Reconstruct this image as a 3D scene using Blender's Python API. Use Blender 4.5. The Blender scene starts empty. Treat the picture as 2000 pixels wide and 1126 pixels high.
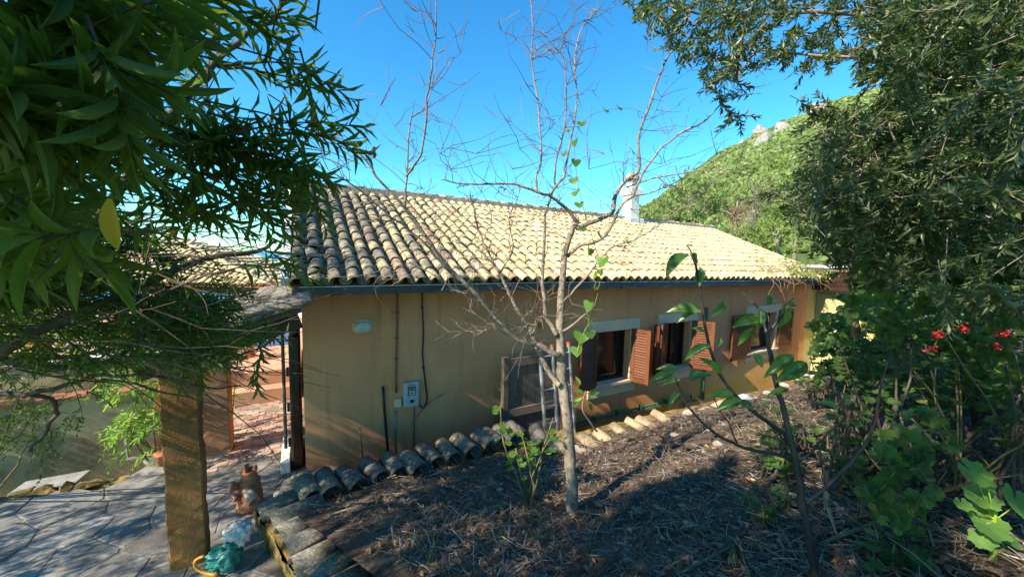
import bpy, math, random
import numpy as np
from mathutils import Matrix, Vector
rs = np.random.RandomState(7)
random.seed(7)
S = bpy.context.scene
COL = S.collection

# ------------------------------------------------------------------ camera
FPX = 726.0                       # focal length in photo pixels (2000 px wide)
PITCH = math.atan(63 / FPX)
ROLL = 0.0215
F_ = np.array([0, math.cos(PITCH), -math.sin(PITCH)])
U0 = np.array([0, math.sin(PITCH), math.cos(PITCH)])
X0 = np.array([1.0, 0, 0])
R_ = math.cos(ROLL) * X0 + math.sin(ROLL) * U0
U_ = -math.sin(ROLL) * X0 + math.cos(ROLL) * U0
cam_d = bpy.data.cameras.new('camera')
cam_d.sensor_width = 36
cam_d.lens = 36 * FPX / 2000
cam_d.clip_start = 0.02
cam_d.clip_end = 60000
cam = bpy.data.objects.new('camera', cam_d)
COL.objects.link(cam)
cam.matrix_world = Matrix(((R_[0], U_[0], -F_[0], 0), (R_[1], U_[1], -F_[1], 0), (R_[2], U_[2], -F_[2], 0), (0, 0, 0, 1)))
S.camera = cam

# ------------------------------------------------------------------ sky, sun, exposure
SUN_EL = math.radians(36)
SUN_AZ = math.atan2(-0.80, -0.60)          # direction towards the sun, measured from +Y to +X
SUN = np.array([math.sin(SUN_AZ) * math.cos(SUN_EL), math.cos(SUN_AZ) * math.cos(SUN_EL), math.sin(SUN_EL)])
w = bpy.data.worlds.new('World')
S.world = w
w.use_nodes = True
nt = w.node_tree
bg = nt.nodes['Background']
sky = nt.nodes.new('ShaderNodeTexSky')
sky.sky_type = 'NISHITA'
sky.sun_disc = False
sky.sun_elevation = SUN_EL
sky.sun_rotation = SUN_AZ
sky.air_density = 1.0
sky.dust_density = 0.0
sky.ozone_density = 3.0
hs = nt.nodes.new('ShaderNodeHueSaturation')
hs.inputs['Saturation'].default_value = 1.25
hs.inputs['Hue'].default_value = 0.5
nt.links.new(sky.outputs[0], hs.inputs['Color'])
tint = nt.nodes.new('ShaderNodeMix'); tint.data_type = 'RGBA'; tint.blend_type = 'MULTIPLY'; tint.inputs[0].default_value = 1
tint.inputs[7].default_value = (0.60, 1.17, 1.18, 1)
nt.links.new(hs.outputs[0], tint.inputs[6]); nt.links.new(tint.outputs[2], bg.inputs[0])
bg.inputs[1].default_value = 0.112
sl = bpy.data.lights.new('sun', 'SUN')
sl.energy = 5.0
sl.angle = math.radians(0.53)
sl.color = (1.0, 0.90, 0.74)
so = bpy.data.objects.new('sun', sl)
COL.objects.link(so)
so.rotation_euler = Vector(SUN).to_track_quat('Z', 'Y').to_euler()
S.view_settings.view_transform = 'Standard'
S.view_settings.look = 'None'
S.view_settings.gamma = 1
S.view_settings.use_curve_mapping = False
S.view_settings.exposure = 1.22

# ------------------------------------------------------------------ maths helpers
def unit(v):
    v = np.asarray(v, float)
    return v / (np.linalg.norm(v, axis=-1, keepdims=True) + 1e-12)
def ray(px, py):
    return F_ + R_ * ((px - 1000) / FPX) - U_ * ((py - 563) / FPX)
def PY(px, py, Y):
    d = ray(px, py); return d * (Y / d[1])
def PZ(px, py, z):
    d = ray(px, py); return d * (z / d[2])
_v = ray(2290, 525)
A = unit(np.array([_v[0], _v[1], 0]))          # along the house front
B = np.array([-A[1], A[0], 0])                 # into the house
C0 = PY(593, 750, 5.0); C0[2] = 0
Z = np.array([0, 0, 1.0])
def HC(t, w, z):
    return C0 + A * t + B * w + Z * z
def PF(px, py, w=0.0):
    """point on the plane parallel to the house front, w metres behind it"""
    d = ray(px, py); n = -B
    c = C0 + B * w
    return d * ((c @ n) / (d @ n))
def PFt(px, py, w=0.0):
    P = PF(px, py, w); return (P - C0) @ A, P[2]
def project(P):
    P = np.asarray(P)
    dz = P @ F_
    return 1000 + FPX * (P @ R_) / dz, 563 - FPX * (P @ U_) / dz, dz
EN = np.array([0.4376, -0.8992])               # edge of the planted bank: normal towards the camera
def edge_dist(x, y):
    return (x + 2.33) * EN[0] + (y - 4.0) * EN[1]
def smooth_noise(x, y, s=1.0, seed=0):
    r = np.random.RandomState(seed)
    out = 0
    for k in range(7):
        fx, fy = r.uniform(-1, 1, 2) * (1.3 ** k) / s * 1.6
        out = out + np.sin(fx * x + fy * y + r.uniform(0, 6.28)) / (1.3 ** k)
    return out / 3.0
def garden_z(x, y):
    e = edge_dist(x, y)
    z = -2.74 + 0.22 * np.clip(e, 0, 9) + 0.13 * np.clip(x - 1.0, 0, 9) * np.clip(e / 2.6, 0, 1) - 0.03 * np.clip(1 - e, 0, 1) - 0.11 * np.exp(-((x - 2.2) / 2.4) ** 2) * np.clip(1 - e / 1.3, 0, 1)
    return z + 0.05 * smooth_noise(x, y, 0.7, 3) + 0.018 * smooth_noise(x, y, 0.16, 4)
def PG(px, py):
    """point where the pixel's ray meets the planted bank"""
    d = ray(px, py)
    s = np.linspace(0.6, 16, 1500)
    q = d[None, :] * s[:, None]
    below = q[:, 2] < garden_z(q[:, 0], q[:, 1])
    i = int(np.argmax(below)) if below.any() else len(s) - 1
    P = q[i].copy(); P[2] = garden_z(P[0], P[1]); return P

# ------------------------------------------------------------------ mesh helpers
class MB:
    def __init__(s): s.v = []; s.f = []
    def add(s, v, f):
        o = len(s.v)
        s.v += [tuple(map(float, q)) for q in v]
        s.f += [tuple(o + i for i in q) for q in f]
        return s
    def box(s, c, ax, ay, az, d):
        """box with centre c, axes and full sizes d"""
        c = np.asarray(c, float); hx, hy, hz = [np.asarray(q, float) * k / 2 for q, k in zip((ax, ay, az), d)]
        v = [c + i * hx + j * hy + k * hz for k in (-1, 1) for j in (-1, 1) for i in (-1, 1)]
        return s.add(v, [(0, 2, 3, 1), (4, 5, 7, 6), (0, 1, 5, 4), (2, 6, 7, 3), (0, 4, 6, 2), (1, 3, 7, 5)])
    def hbox(s, t0, t1, w0, w1, z0, z1):
        return s.box(HC((t0 + t1) / 2, (w0 + w1) / 2, (z0 + z1) / 2), A, B, Z, (t1 - t0, w1 - w0, z1 - z0))
    def tube(s, pts, rad, n=8, cap=True):
        pts = [np.asarray(p, float) for p in pts]
        m = len(pts)
        if not hasattr(rad, '__len__'): rad = [rad] * m
        up = None; rings = []
        for i in range(m):
            d = unit(pts[min(i + 1, m - 1)] - pts[max(i - 1, 0)])
            if up is None:
                up = unit(np.cross(d, Z)) if abs(d[2]) < 0.95 else unit(np.cross(d, X0))
            up = unit(up - d * (up @ d)); sd = np.cross(d, up)
            rings.append([pts[i] + rad[i] * (math.cos(q) * up + math.sin(q) * sd) for q in np.linspace(0, 2 * math.pi, n, endpoint=False)])
        v = [q for r in rings for q in r]
        f = [(i * n + j, i * n + (j + 1) % n, (i + 1) * n + (j + 1) % n, (i + 1) * n + j) for i in range(m - 1) for j in range(n)]
        if cap:
            f.append(tuple(range(n - 1, -1, -1))); f.append(tuple((m - 1) * n + j for j in range(n)))
        return s.add(v, f)
    def lathe(s, base, prof, n=18, ax=Z):
        """prof: list of (radius, height)"""
        ax = unit(np.asarray(ax, float)); u = unit(np.cross(ax, X0 if abs(ax[0]) < 0.9 else Z)); q = np.cross(ax, u)
        base = np.asarray(base, float); v = []
        for r, h in prof:
            v += [base + ax * h + r * (math.cos(g) * u + math.sin(g) * q) for g in np.linspace(0, 2 * math.pi, n, endpoint=False)]
        m = len(prof)
        f = [(i * n + j, i * n + (j + 1) % n, (i + 1) * n + (j + 1) % n, (i + 1) * n + j) for i in range(m - 1) for j in range(n)]
        f.append(tuple(range(n - 1, -1, -1))); f.append(tuple((m - 1) * n + j for j in range(n)))
        return s.add(v, f)
    def prism(s, poly, z0, z1):
        n = len(poly)
        v = [(p[0], p[1], z0) for p in poly] + [(p[0], p[1], z1) for p in poly]
        f = [tuple(range(n - 1, -1, -1)), tuple(range(n, 2 * n))] + [(i, (i + 1) % n, n + (i + 1) % n, n + i) for i in range(n)]
        return s.add(v, f)
    def blob(s, c, r, seed=0, rough=0.25, sub=2, ax=None):
        me = ico(sub); V = me[0].copy(); rr = np.random.RandomState(seed)
        k = np.ones(len(V))
        for q in range(5):
            dvec = rr.normal(size=3) * (1.2 + q * 0.9)
            k += rough / (1 + q * 0.5) * np.sin(V @ dvec + rr.uniform(0, 6.3)) * 0.6
        V = V * k[:, None] * np.asarray(r)
        if ax is not None: V = V @ np.array(ax)
        return s.add(V + np.asarray(c), me[1])
    def mesh(s, name, smooth=False):
        me = bpy.data.meshes.new(name); me.from_pydata(s.v, [], s.f); me.update()
        if smooth: me.polygons.foreach_set('use_smooth', [True] * len(me.polygons))
        return me
_ico = {}
def ico(sub):
    if sub in _ico: return _ico[sub]
    import bmesh
    bm = bmesh.new(); bmesh.ops.create_icosphere(bm, subdivisions=sub, radius=1)
    bm.verts.ensure_lookup_table()
    V = np.array([v.co[:] for v in bm.verts]); Fc = [tuple(v.index for v in f.verts) for f in bm.faces]
    bm.free(); _ico[sub] = (V, Fc); return _ico[sub]
def tri_mesh(name, V, T, smooth=True):
    """fast triangle mesh from numpy arrays"""
    me = bpy.data.meshes.new(name)
    V = np.asarray(V, np.float32); T = np.asarray(T, np.int32)
    me.vertices.add(len(V)); me.vertices.foreach_set('co', V.ravel())
    me.loops.add(T.size); me.loops.foreach_set('vertex_index', T.ravel())
    me.polygons.add(len(T)); me.polygons.foreach_set('loop_start', np.arange(0, T.size, 3, dtype=np.int32))
    me.update(calc_edges=True)
    if smooth: me.polygons.foreach_set('use_smooth', np.ones(len(T), bool))
    return me
def tag(o, label=None, cat=None, group=None, kind=None):
    if label: o['label'] = label
    if cat: o['category'] = cat
    if group: o['group'] = group
    if kind: o['kind'] = kind
    return o
def thing(name, loc, label, cat, group=None):
    o = bpy.data.objects.new(name, None); COL.objects.link(o)
    o.empty_display_size = 0.1
    o.matrix_world = Matrix.Translation(Vector([float(q) for q in loc]))
    return tag(o, label, cat, group)
def adopt(o, parent):
    if parent is not None:
        o.parent = parent
        wm = Matrix.Identity(4) if parent.get('_w') else parent.matrix_basis.copy() if parent.parent is None else Matrix.Identity(4)
        o.matrix_parent_inverse = wm.inverted()
def obj(name, mb, mat, parent=None, smooth=False, label=None, cat=None, group=None, kind=None, bevel=0):
    me = mb.mesh(name, smooth) if isinstance(mb, MB) else mb
    o = bpy.data.objects.new(name, me); COL.objects.link(o)
    if mat is not None and not me.materials: me.materials.append(mat)
    adopt(o, parent)
    if bevel:
        m = o.modifiers.new('bevel', 'BEVEL'); m.width = bevel; m.segments = 2; m.limit_method = 'ANGLE'
    return tag(o, label, cat, group, kind)
def inst(name, me, M, parent, label=None):
    """an object that shares mesh ME, at world matrix M (4x4 numpy)"""
    o = bpy.data.objects.new(name, me); COL.objects.link(o)
    adopt(o, parent)
    o.matrix_basis = Matrix([[float(q) for q in r] for r in M])
    if label: o['label'] = label
    return o
def cloud(TV, TT, M):
    """copies of a triangle template under many 4x4 matrices -> (V, T)"""
    TV = np.asarray(TV, float); TT = np.asarray(TT); N = len(M)
    V = np.einsum('nij,kj->nki', M[:, :3, :3], TV) + M[:, None, :3, 3]
    T = TT[None] + (np.arange(N) * len(TV))[:, None, None]
    return V.reshape(-1, 3), T.reshape(-1, 3)
def frames(P, D, Nn, L, W):
    """matrices whose y axis runs along D (length L), z near Nn, x across (width W)"""
    D = unit(D); Xs = unit(np.cross(D, Nn)); Nn = np.cross(Xs, D)
    M = np.zeros((len(P), 4, 4)); M[:, 3, 3] = 1
    M[:, :3, 0] = Xs * np.asarray(W)[:, None]; M[:, :3, 1] = D * np.asarray(L)[:, None]
    M[:, :3, 2] = Nn * np.asarray(L)[:, None]; M[:, :3, 3] = P
    return M
def strip_leaf(n, prof, droop, fold):
    """lance shaped leaf, n sections; x half width 0.5, y 0..1; two faces per section and side"""
    V = []; T = []
    for i in range(n + 1):
        s = i / n; wd = 0.5 * prof(s); zc = -droop * s * s
        V += [(-wd, s, zc + fold * wd), (0, s, zc), (wd, s, zc + fold * wd)]
    for i in range(n):
        q = 3 * i
        for k in (0, 1):
            T += [(q + k, q + k + 1, q + k + 4), (q + k, q + k + 4, q + k + 3)]
    return np.array(V), np.array(T)
def fan_leaf(outline, cup=0.0):
    n = len(outline)
    V = [(0, 0.42, 0)] + [(x, y, cup * ((x * x) + (y - 0.42) ** 2)) for x, y in outline]
    T = [(0, 1 + i, 1 + (i + 1) % n) for i in range(n)]
    return np.array(V), np.array(T)
lance = lambda s: (math.sin(math.pi * min(1, s * 0.93 + 0.05)) ** 0.8) if s < 0.999 else 0.02
LEAF_LANCE = strip_leaf(5, lance, 0.16, 0.25)
LEAF_LANCE_LOW = strip_leaf(2, lambda s: (0.25, 1.0, 0.02)[int(round(s * 2))], 0.14, 0.2)
LEAF_OVAL = strip_leaf(5, lambda s: (0.1, .72, 1.0, .95, .6, .04)[int(round(s * 5))], 0.2, 0.35)
LEAF_OLIVE = strip_leaf(2, lambda s: (0.2, 1.0, 0.05)[int(round(s * 2))], 0.06, 0.2)
_ang = np.linspace(-math.pi / 2, 1.5 * math.pi, 43)[:-1]
lobr = lambda q: 0.9 + 0.09 * math.cos(7 * (q + math.pi / 2) + math.pi) + 0.035 * math.cos(21 * (q + math.pi / 2))
_lob = [((0.5 * lobr(q) * (0.35 if i in (0,) else 1)) * math.cos(q), 0.42 + 0.5 * lobr(q) * (0.3 if i == 0 else 1) * math.sin(q)) for i, q in enumerate(_ang)]
LEAF_LOBED = fan_leaf(_lob, 0.45)
_hq = np.linspace(0, 2 * math.pi, 17)[:-1]
LEAF_HEART = fan_leaf([(0.5 * math.sin(q) ** 3 * 1.1, 0.48 - (13 * math.cos(q) - 5 * math.cos(2 * q) - 2 * math.cos(3 * q)) / 34) for q in _hq][::-1], 0.5)
_veined = {}
def veined(mat, radial=False):
    """copy of a leaf material with a pale midrib and faint side veins, for leaves seen close"""
    key = (mat.name, radial)
    if key in _veined: return _veined[key]
    m = mat.copy(); m.name = mat.name + ' with veins'; nt = m.node_tree
    p = next(n for n in nt.nodes if n.type == 'BSDF_PRINCIPLED'); src = p.inputs['Base Color'].links[0].from_socket
    tc = nt.nodes.new('ShaderNodeTexCoord'); sp = nt.nodes.new('ShaderNodeSeparateXYZ'); nt.links.new(tc.outputs['Generated'], sp.inputs[0])
    def mth(op, a, b=None, c=None):
        n = nt.nodes.new('ShaderNodeMath'); n.operation = op
        for i, q in enumerate((a, b, c)):
            if q is None: continue
            if isinstance(q, (int, float)): n.inputs[i].default_value = q
            else: nt.links.new(q, n.inputs[i])
        return n.outputs[0]
    d = mth('ABSOLUTE', mth('SUBTRACT', sp.outputs[0], 0.5))
    rib = mth('LESS_THAN', d, 0.035)
    side = mth('GREATER_THAN', mth('SINE', mth('MULTIPLY', mth('SUBTRACT', sp.outputs[1], mth('MULTIPLY', d, 0.35)), 75.0)), 0.86)
    f = mth('MAXIMUM', mth('MULTIPLY', rib, 0.75), mth('MULTIPLY', side, 0.22))
    if radial:
        an = mth('ARCTAN2', mth('SUBTRACT', sp.outputs[1], 0.36), mth('SUBTRACT', sp.outputs[0], 0.5))
        f = mth('MULTIPLY', mth('GREATER_THAN', mth('COSINE', mth('MULTIPLY', mth('ADD', an, 1.5708), 7.0)), 0.955), 0.5)
    c = mixc(nt, f, src, (0.22, 0.30, 0.10))
    n = noise(nt, 25, 5, 0.7); sp2 = ramp(nt, [(0.62, (0, 0, 0)), (0.70, (0.6,) * 3)], n.outputs[0]).outputs[0]
    c = mixc(nt, sp2, c, (0.09, 0.075, 0.02))
    nt.links.new(c, p.inputs['Base Color']); _veined[key] = m; return m
def leaf_mesh(name, LF, mat, veins=False):
    me = tri_mesh(name, LF[0], LF[1]); me.materials.append(veined(mat, veins == 2) if veins else mat); return me

# ------------------------------------------------------------------ materials
def nodes(name):
    m = bpy.data.materials.new(name); m.use_nodes = True
    return m, m.node_tree, m.node_tree.nodes['Principled BSDF']
def ramp(nt, stops, src, interp='LINEAR'):
    r = nt.nodes.new('ShaderNodeValToRGB'); r.color_ramp.interpolation = interp
    e = r.color_ramp.elements
    e[0].position, e[0].color = stops[0][0], (*stops[0][1], 1)
    e[1].position, e[1].color = stops[-1][0], (*stops[-1][1], 1)
    for p, c in stops[1:-1]:
        q = e.new(p); q.color = (*c, 1)
    nt.links.new(src, r.inputs[0]); return r
def noise(nt, scale, detail=6, rough=0.6, vec=None, dist=0.0):
    n = nt.nodes.new('ShaderNodeTexNoise')
    n.inputs['Scale'].default_value = scale; n.inputs['Detail'].default_value = detail
    n.inputs['Roughness'].default_value = rough; n.inputs['Distortion'].default_value = dist
    if vec is None:
        g = nt.nodes.new('ShaderNodeNewGeometry'); vec = g.outputs['Position']
    nt.links.new(vec, n.inputs['Vector']); return n
def mixc(nt, fac, a, b, mode='MIX'):
    m = nt.nodes.new('ShaderNodeMix'); m.data_type = 'RGBA'; m.blend_type = mode
    if isinstance(fac, (int, float)): m.inputs[0].default_value = fac
    else: nt.links.new(fac, m.inputs[0])
    for s, q in ((6, a), (7, b)):
        if isinstance(q, tuple): m.inputs[s].default_value = (*q, 1)
        else: nt.links.new(q, m.inputs[s])
    return m.outputs[2]
def rnd(nt):
    """random value per object and per separate piece of a mesh"""
    oi = nt.nodes.new('ShaderNodeObjectInfo'); g = nt.nodes.new('ShaderNodeNewGeometry')
    a = nt.nodes.new('ShaderNodeMath'); a.operation = 'ADD'
    nt.links.new(oi.outputs['Random'], a.inputs[0]); nt.links.new(g.outputs['Random Per Island'], a.inputs[1])
    fr = nt.nodes.new('ShaderNodeMath'); fr.operation = 'FRACT'; nt.links.new(a.outputs[0], fr.inputs[0])
    return fr.outputs[0]
def bump(nt, p, h, strength, dist):
    b = nt.nodes.new('ShaderNodeBump'); b.inputs['Strength'].default_value = strength; b.inputs['Distance'].default_value = dist
    nt.links.new(h, b.inputs['Height']); nt.links.new(b.outputs[0], p.inputs['Normal'])
def rough_mat(name, c1, c2, scale=6, rough=0.85, bstr=0.5, bdist=0.01, bscale=None, spec=0.3, stain=None, metal=0, vary=0.0):
    m, nt, p = nodes(name)
    n = noise(nt, scale)
    col = ramp(nt, [(0.3, c1), (0.7, c2)], n.outputs[0]).outputs[0]
    if stain:
        sc, c3, lo, hi = stain
        n3 = noise(nt, sc, 8, 0.7)
        f = ramp(nt, [(lo, (0, 0, 0)), (hi, (1, 1, 1))], n3.outputs[0])
        col = mixc(nt, f.outputs[0], col, c3)
    if vary:
        r = ramp(nt, [(0, (1 - vary,) * 3), (1, (1 + vary,) * 3)], rnd(nt))
        col = mixc(nt, 1.0, col, r.outputs[0], 'MULTIPLY')
    nt.links.new(col, p.inputs['Base Color'])
    p.inputs['Roughness'].default_value = rough; p.inputs['Specular IOR Level'].default_value = spec; p.inputs['Metallic'].default_value = metal
    if bstr:
        nb = noise(nt, bscale or scale * 6, 8, 0.65)
        bump(nt, p, nb.outputs[0], bstr, bdist)
    return m
def leaf_mat(name, stops, trans=0.35, tcol=(0.25, 0.42, 0.03), rough=0.45, spec=0.4):
    m, nt, p = nodes(name)
    r = rnd(nt)
    c = ramp(nt, stops, r).outputs[0]
    n = noise(nt, 60, 3)
    c = mixc(nt, 0.35, c, ramp(nt, [(0.3, (0.55,) * 3), (0.7, (1.25,) * 3)], n.outputs[0]).outputs[0], 'MULTIPLY')
    nt.links.new(c, p.inputs['Base Color']); p.inputs['Roughness'].default_value = rough; p.inputs['Specular IOR Level'].default_value = spec
    t = nt.nodes.new('ShaderNodeBsdfTranslucent'); t.inputs[0].default_value = (*tcol, 1)
    mx = nt.nodes.new('ShaderNodeMixShader'); mx.inputs[0].default_value = trans
    nt.links.new(p.outputs[0], mx.inputs[1]); nt.links.new(t.outputs[0], mx.inputs[2])
    nt.links.new(mx.outputs[0], nt.nodes['Material Output'].inputs[0])
    return m

def plaster_mat():
    m, nt, p = nodes('ochre plaster')
    n = noise(nt, 1.1, 8, 0.6)
    c = ramp(nt, [(0.25, (0.58, 0.255, 0.112)), (0.42, (0.68, 0.30, 0.138)), (0.6, (0.72, 0.325, 0.155)), (0.8, (0.76, 0.355, 0.185))], n.outputs[0]).outputs[0]
    # rain streaks running down from the gutter, and patchy orange yellow towards the foot
    g = nt.nodes.new('ShaderNodeNewGeometry'); mp = nt.nodes.new('ShaderNodeMapping'); mp.inputs['Scale'].default_value = (5, 5, 0.35)
    nt.links.new(g.outputs['Position'], mp.inputs[0])
    st = noise(nt, 1.6, 6, 0.6, mp.outputs[0])
    f = ramp(nt, [(0.52, (0, 0, 0)), (0.75, (0.55,) * 3)], st.outputs[0]).outputs[0]
    c = mixc(nt, f, c, (0.38, 0.18, 0.075))
    sp = nt.nodes.new('ShaderNodeSeparateXYZ'); nt.links.new(g.outputs['Position'], sp.inputs[0])
    mr = nt.nodes.new('ShaderNodeMapRange'); mr.inputs[1].default_value = -3.55; mr.inputs[2].default_value = -2.9; mr.inputs[3].default_value = 1; mr.inputs[4].default_value = 0
    nt.links.new(sp.outputs[2], mr.inputs[0])
    mm = nt.nodes.new('ShaderNodeMath'); mm.operation = 'MULTIPLY'; nt.links.new(mr.outputs[0], mm.inputs[0])
    nn = noise(nt, 2.2, 8, 0.7); nt.links.new(ramp(nt, [(0.35, (0, 0, 0)), (0.6, (1, 1, 1))], nn.outputs[0]).outputs[0], mm.inputs[1])
    c = mixc(nt, mm.outputs[0], c, (0.62, 0.28, 0.035))
    vo = nt.nodes.new('ShaderNodeTexVoronoi'); vo.feature = 'DISTANCE_TO_EDGE'; vo.inputs['Scale'].default_value = 0.9
    wv = nt.nodes.new('ShaderNodeMix'); wv.data_type = 'RGBA'; wv.inputs[0].default_value = 0.12; nt.links.new(g.outputs['Position'], wv.inputs[6]); nt.links.new(noise(nt, 3.0, 5, 0.6).outputs[1], wv.inputs[7]); nt.links.new(wv.outputs[2], vo.inputs['Vector'])
    cr = ramp(nt, [(0.0, (1, 1, 1)), (0.006, (0, 0, 0))], vo.outputs['Distance']).outputs[0]
    crm = mixc(nt, ramp(nt, [(0.5, (0, 0, 0)), (0.6, (1, 1, 1))], noise(nt, 0.8, 3).outputs[0]).outputs[0], (0.0, 0.0, 0.0), cr)
    c = mixc(nt, mixc(nt, 0.82, crm, (0.0, 0.0, 0.0)), c, (0.16, 0.08, 0.035))
    mg = nt.nodes.new('ShaderNodeMapRange'); mg.inputs[1].default_value = -0.62; mg.inputs[2].default_value = -1.15; mg.inputs[3].default_value = 0.5; mg.inputs[4].default_value = 0
    nt.links.new(sp.outputs[2], mg.inputs[0]); ms = nt.nodes.new('ShaderNodeMath'); ms.operation = 'MULTIPLY'; nt.links.new(mg.outputs[0], ms.inputs[0]); nt.links.new(st.outputs[0], ms.inputs[1])
    c = mixc(nt, ms.outputs[0], c, (0.22, 0.11, 0.055))
    nt.links.new(c, p.inputs['Base Color']); p.inputs['Roughness'].default_value = 0.95; p.inputs['Specular IOR Level'].default_value = 0.15
    tr = mixc(nt, 0.35, noise(nt, 90, 6, 0.7).outputs[0], noise(nt, 7, 4, 0.5, None, 1.5).outputs[0])
    bump(nt, p, tr, 0.6, 0.012)
    return m
def tile_mat(name, dark_bias):
    m, nt, p = nodes(name)
    r = rnd(nt)
    c = ramp(nt, [(0.0, (0.58, 0.48, 0.25)), (0.22, (0.64, 0.54, 0.28)), (0.45, (0.60, 0.47, 0.25)), (0.62, (0.63, 0.53, 0.28)), (0.80, (0.55, 0.39, 0.23)), (0.88, (0.48, 0.28, 0.18)), (0.94, (0.62, 0.51, 0.28)), (1.0, (0.46, 0.39, 0.29))], r).outputs[0]
    n = noise(nt, 9, 8, 0.7)
    c = mixc(nt, 0.5, c, ramp(nt, [(0.3, (0.6,) * 3), (0.7, (1.3,) * 3)], n.outputs[0]).outputs[0], 'MULTIPLY')
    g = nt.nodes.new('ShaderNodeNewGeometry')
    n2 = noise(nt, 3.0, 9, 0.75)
    # grey and black lichen plus painted tree shade, both strongest at the left end
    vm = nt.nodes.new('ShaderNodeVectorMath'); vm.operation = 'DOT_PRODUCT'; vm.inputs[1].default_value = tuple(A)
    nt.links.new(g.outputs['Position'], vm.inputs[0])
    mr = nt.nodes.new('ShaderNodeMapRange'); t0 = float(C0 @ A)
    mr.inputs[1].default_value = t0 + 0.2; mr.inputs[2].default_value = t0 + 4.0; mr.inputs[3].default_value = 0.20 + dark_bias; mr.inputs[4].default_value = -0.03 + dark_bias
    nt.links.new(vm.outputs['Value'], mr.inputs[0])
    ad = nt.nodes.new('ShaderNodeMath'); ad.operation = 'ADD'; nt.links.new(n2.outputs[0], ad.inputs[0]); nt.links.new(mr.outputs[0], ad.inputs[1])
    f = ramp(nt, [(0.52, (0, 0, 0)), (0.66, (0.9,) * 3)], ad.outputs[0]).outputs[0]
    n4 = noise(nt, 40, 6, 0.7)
    lich_shade = ramp(nt, [(0.4, (0.045, 0.043, 0.042)), (0.55, (0.13, 0.12, 0.11)), (0.72, (0.30, 0.29, 0.25))], n4.outputs[0]).outputs[0]
    c = mixc(nt, f, c, lich_shade)
    nt.links.new(c, p.inputs['Base Color']); p.inputs['Roughness'].default_value = 0.9; p.inputs['Specular IOR Level'].default_value = 0.2
    bump(nt, p, noise(nt, 70, 8, 0.7).outputs[0], 0.5, 0.006)
    return m
def wood_mat(name, c1, c2, rough=0.55, sc=3, axis=2):
    m, nt, p = nodes(name)
    g = nt.nodes.new('ShaderNodeNewGeometry'); mp = nt.nodes.new('ShaderNodeMapping')
    s = [26, 26, 26]; s[axis] = 2; mp.inputs['Scale'].default_value = s
    nt.links.new(g.outputs['Position'], mp.inputs[0])
    n = noise(nt, sc, 6, 0.6, mp.outputs[0], 0.6)
    c = ramp(nt, [(0.3, c1), (0.7, c2)], n.outputs[0]).outputs[0]
    r = ramp(nt, [(0, (0.8,) * 3), (1, (1.15,) * 3)], rnd(nt))
    c = mixc(nt, 1.0, c, r.outputs[0], 'MULTIPLY')
    nt.links.new(c, p.inputs['Base Color']); p.inputs['Roughness'].default_value = rough; p.inputs['Specular IOR Level'].default_value = 0.3
    bump(nt, p, n.outputs[0], 0.3, 0.003)
    return m
def plain(name, c, rough=0.5, metal=0.0, spec=0.5):
    return rough_mat(name, tuple(q * 0.82 for q in c), tuple(min(1, q * 1.1) for q in c), 12, rough, 0.12, 0.003, 60, spec, None, metal)

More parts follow.
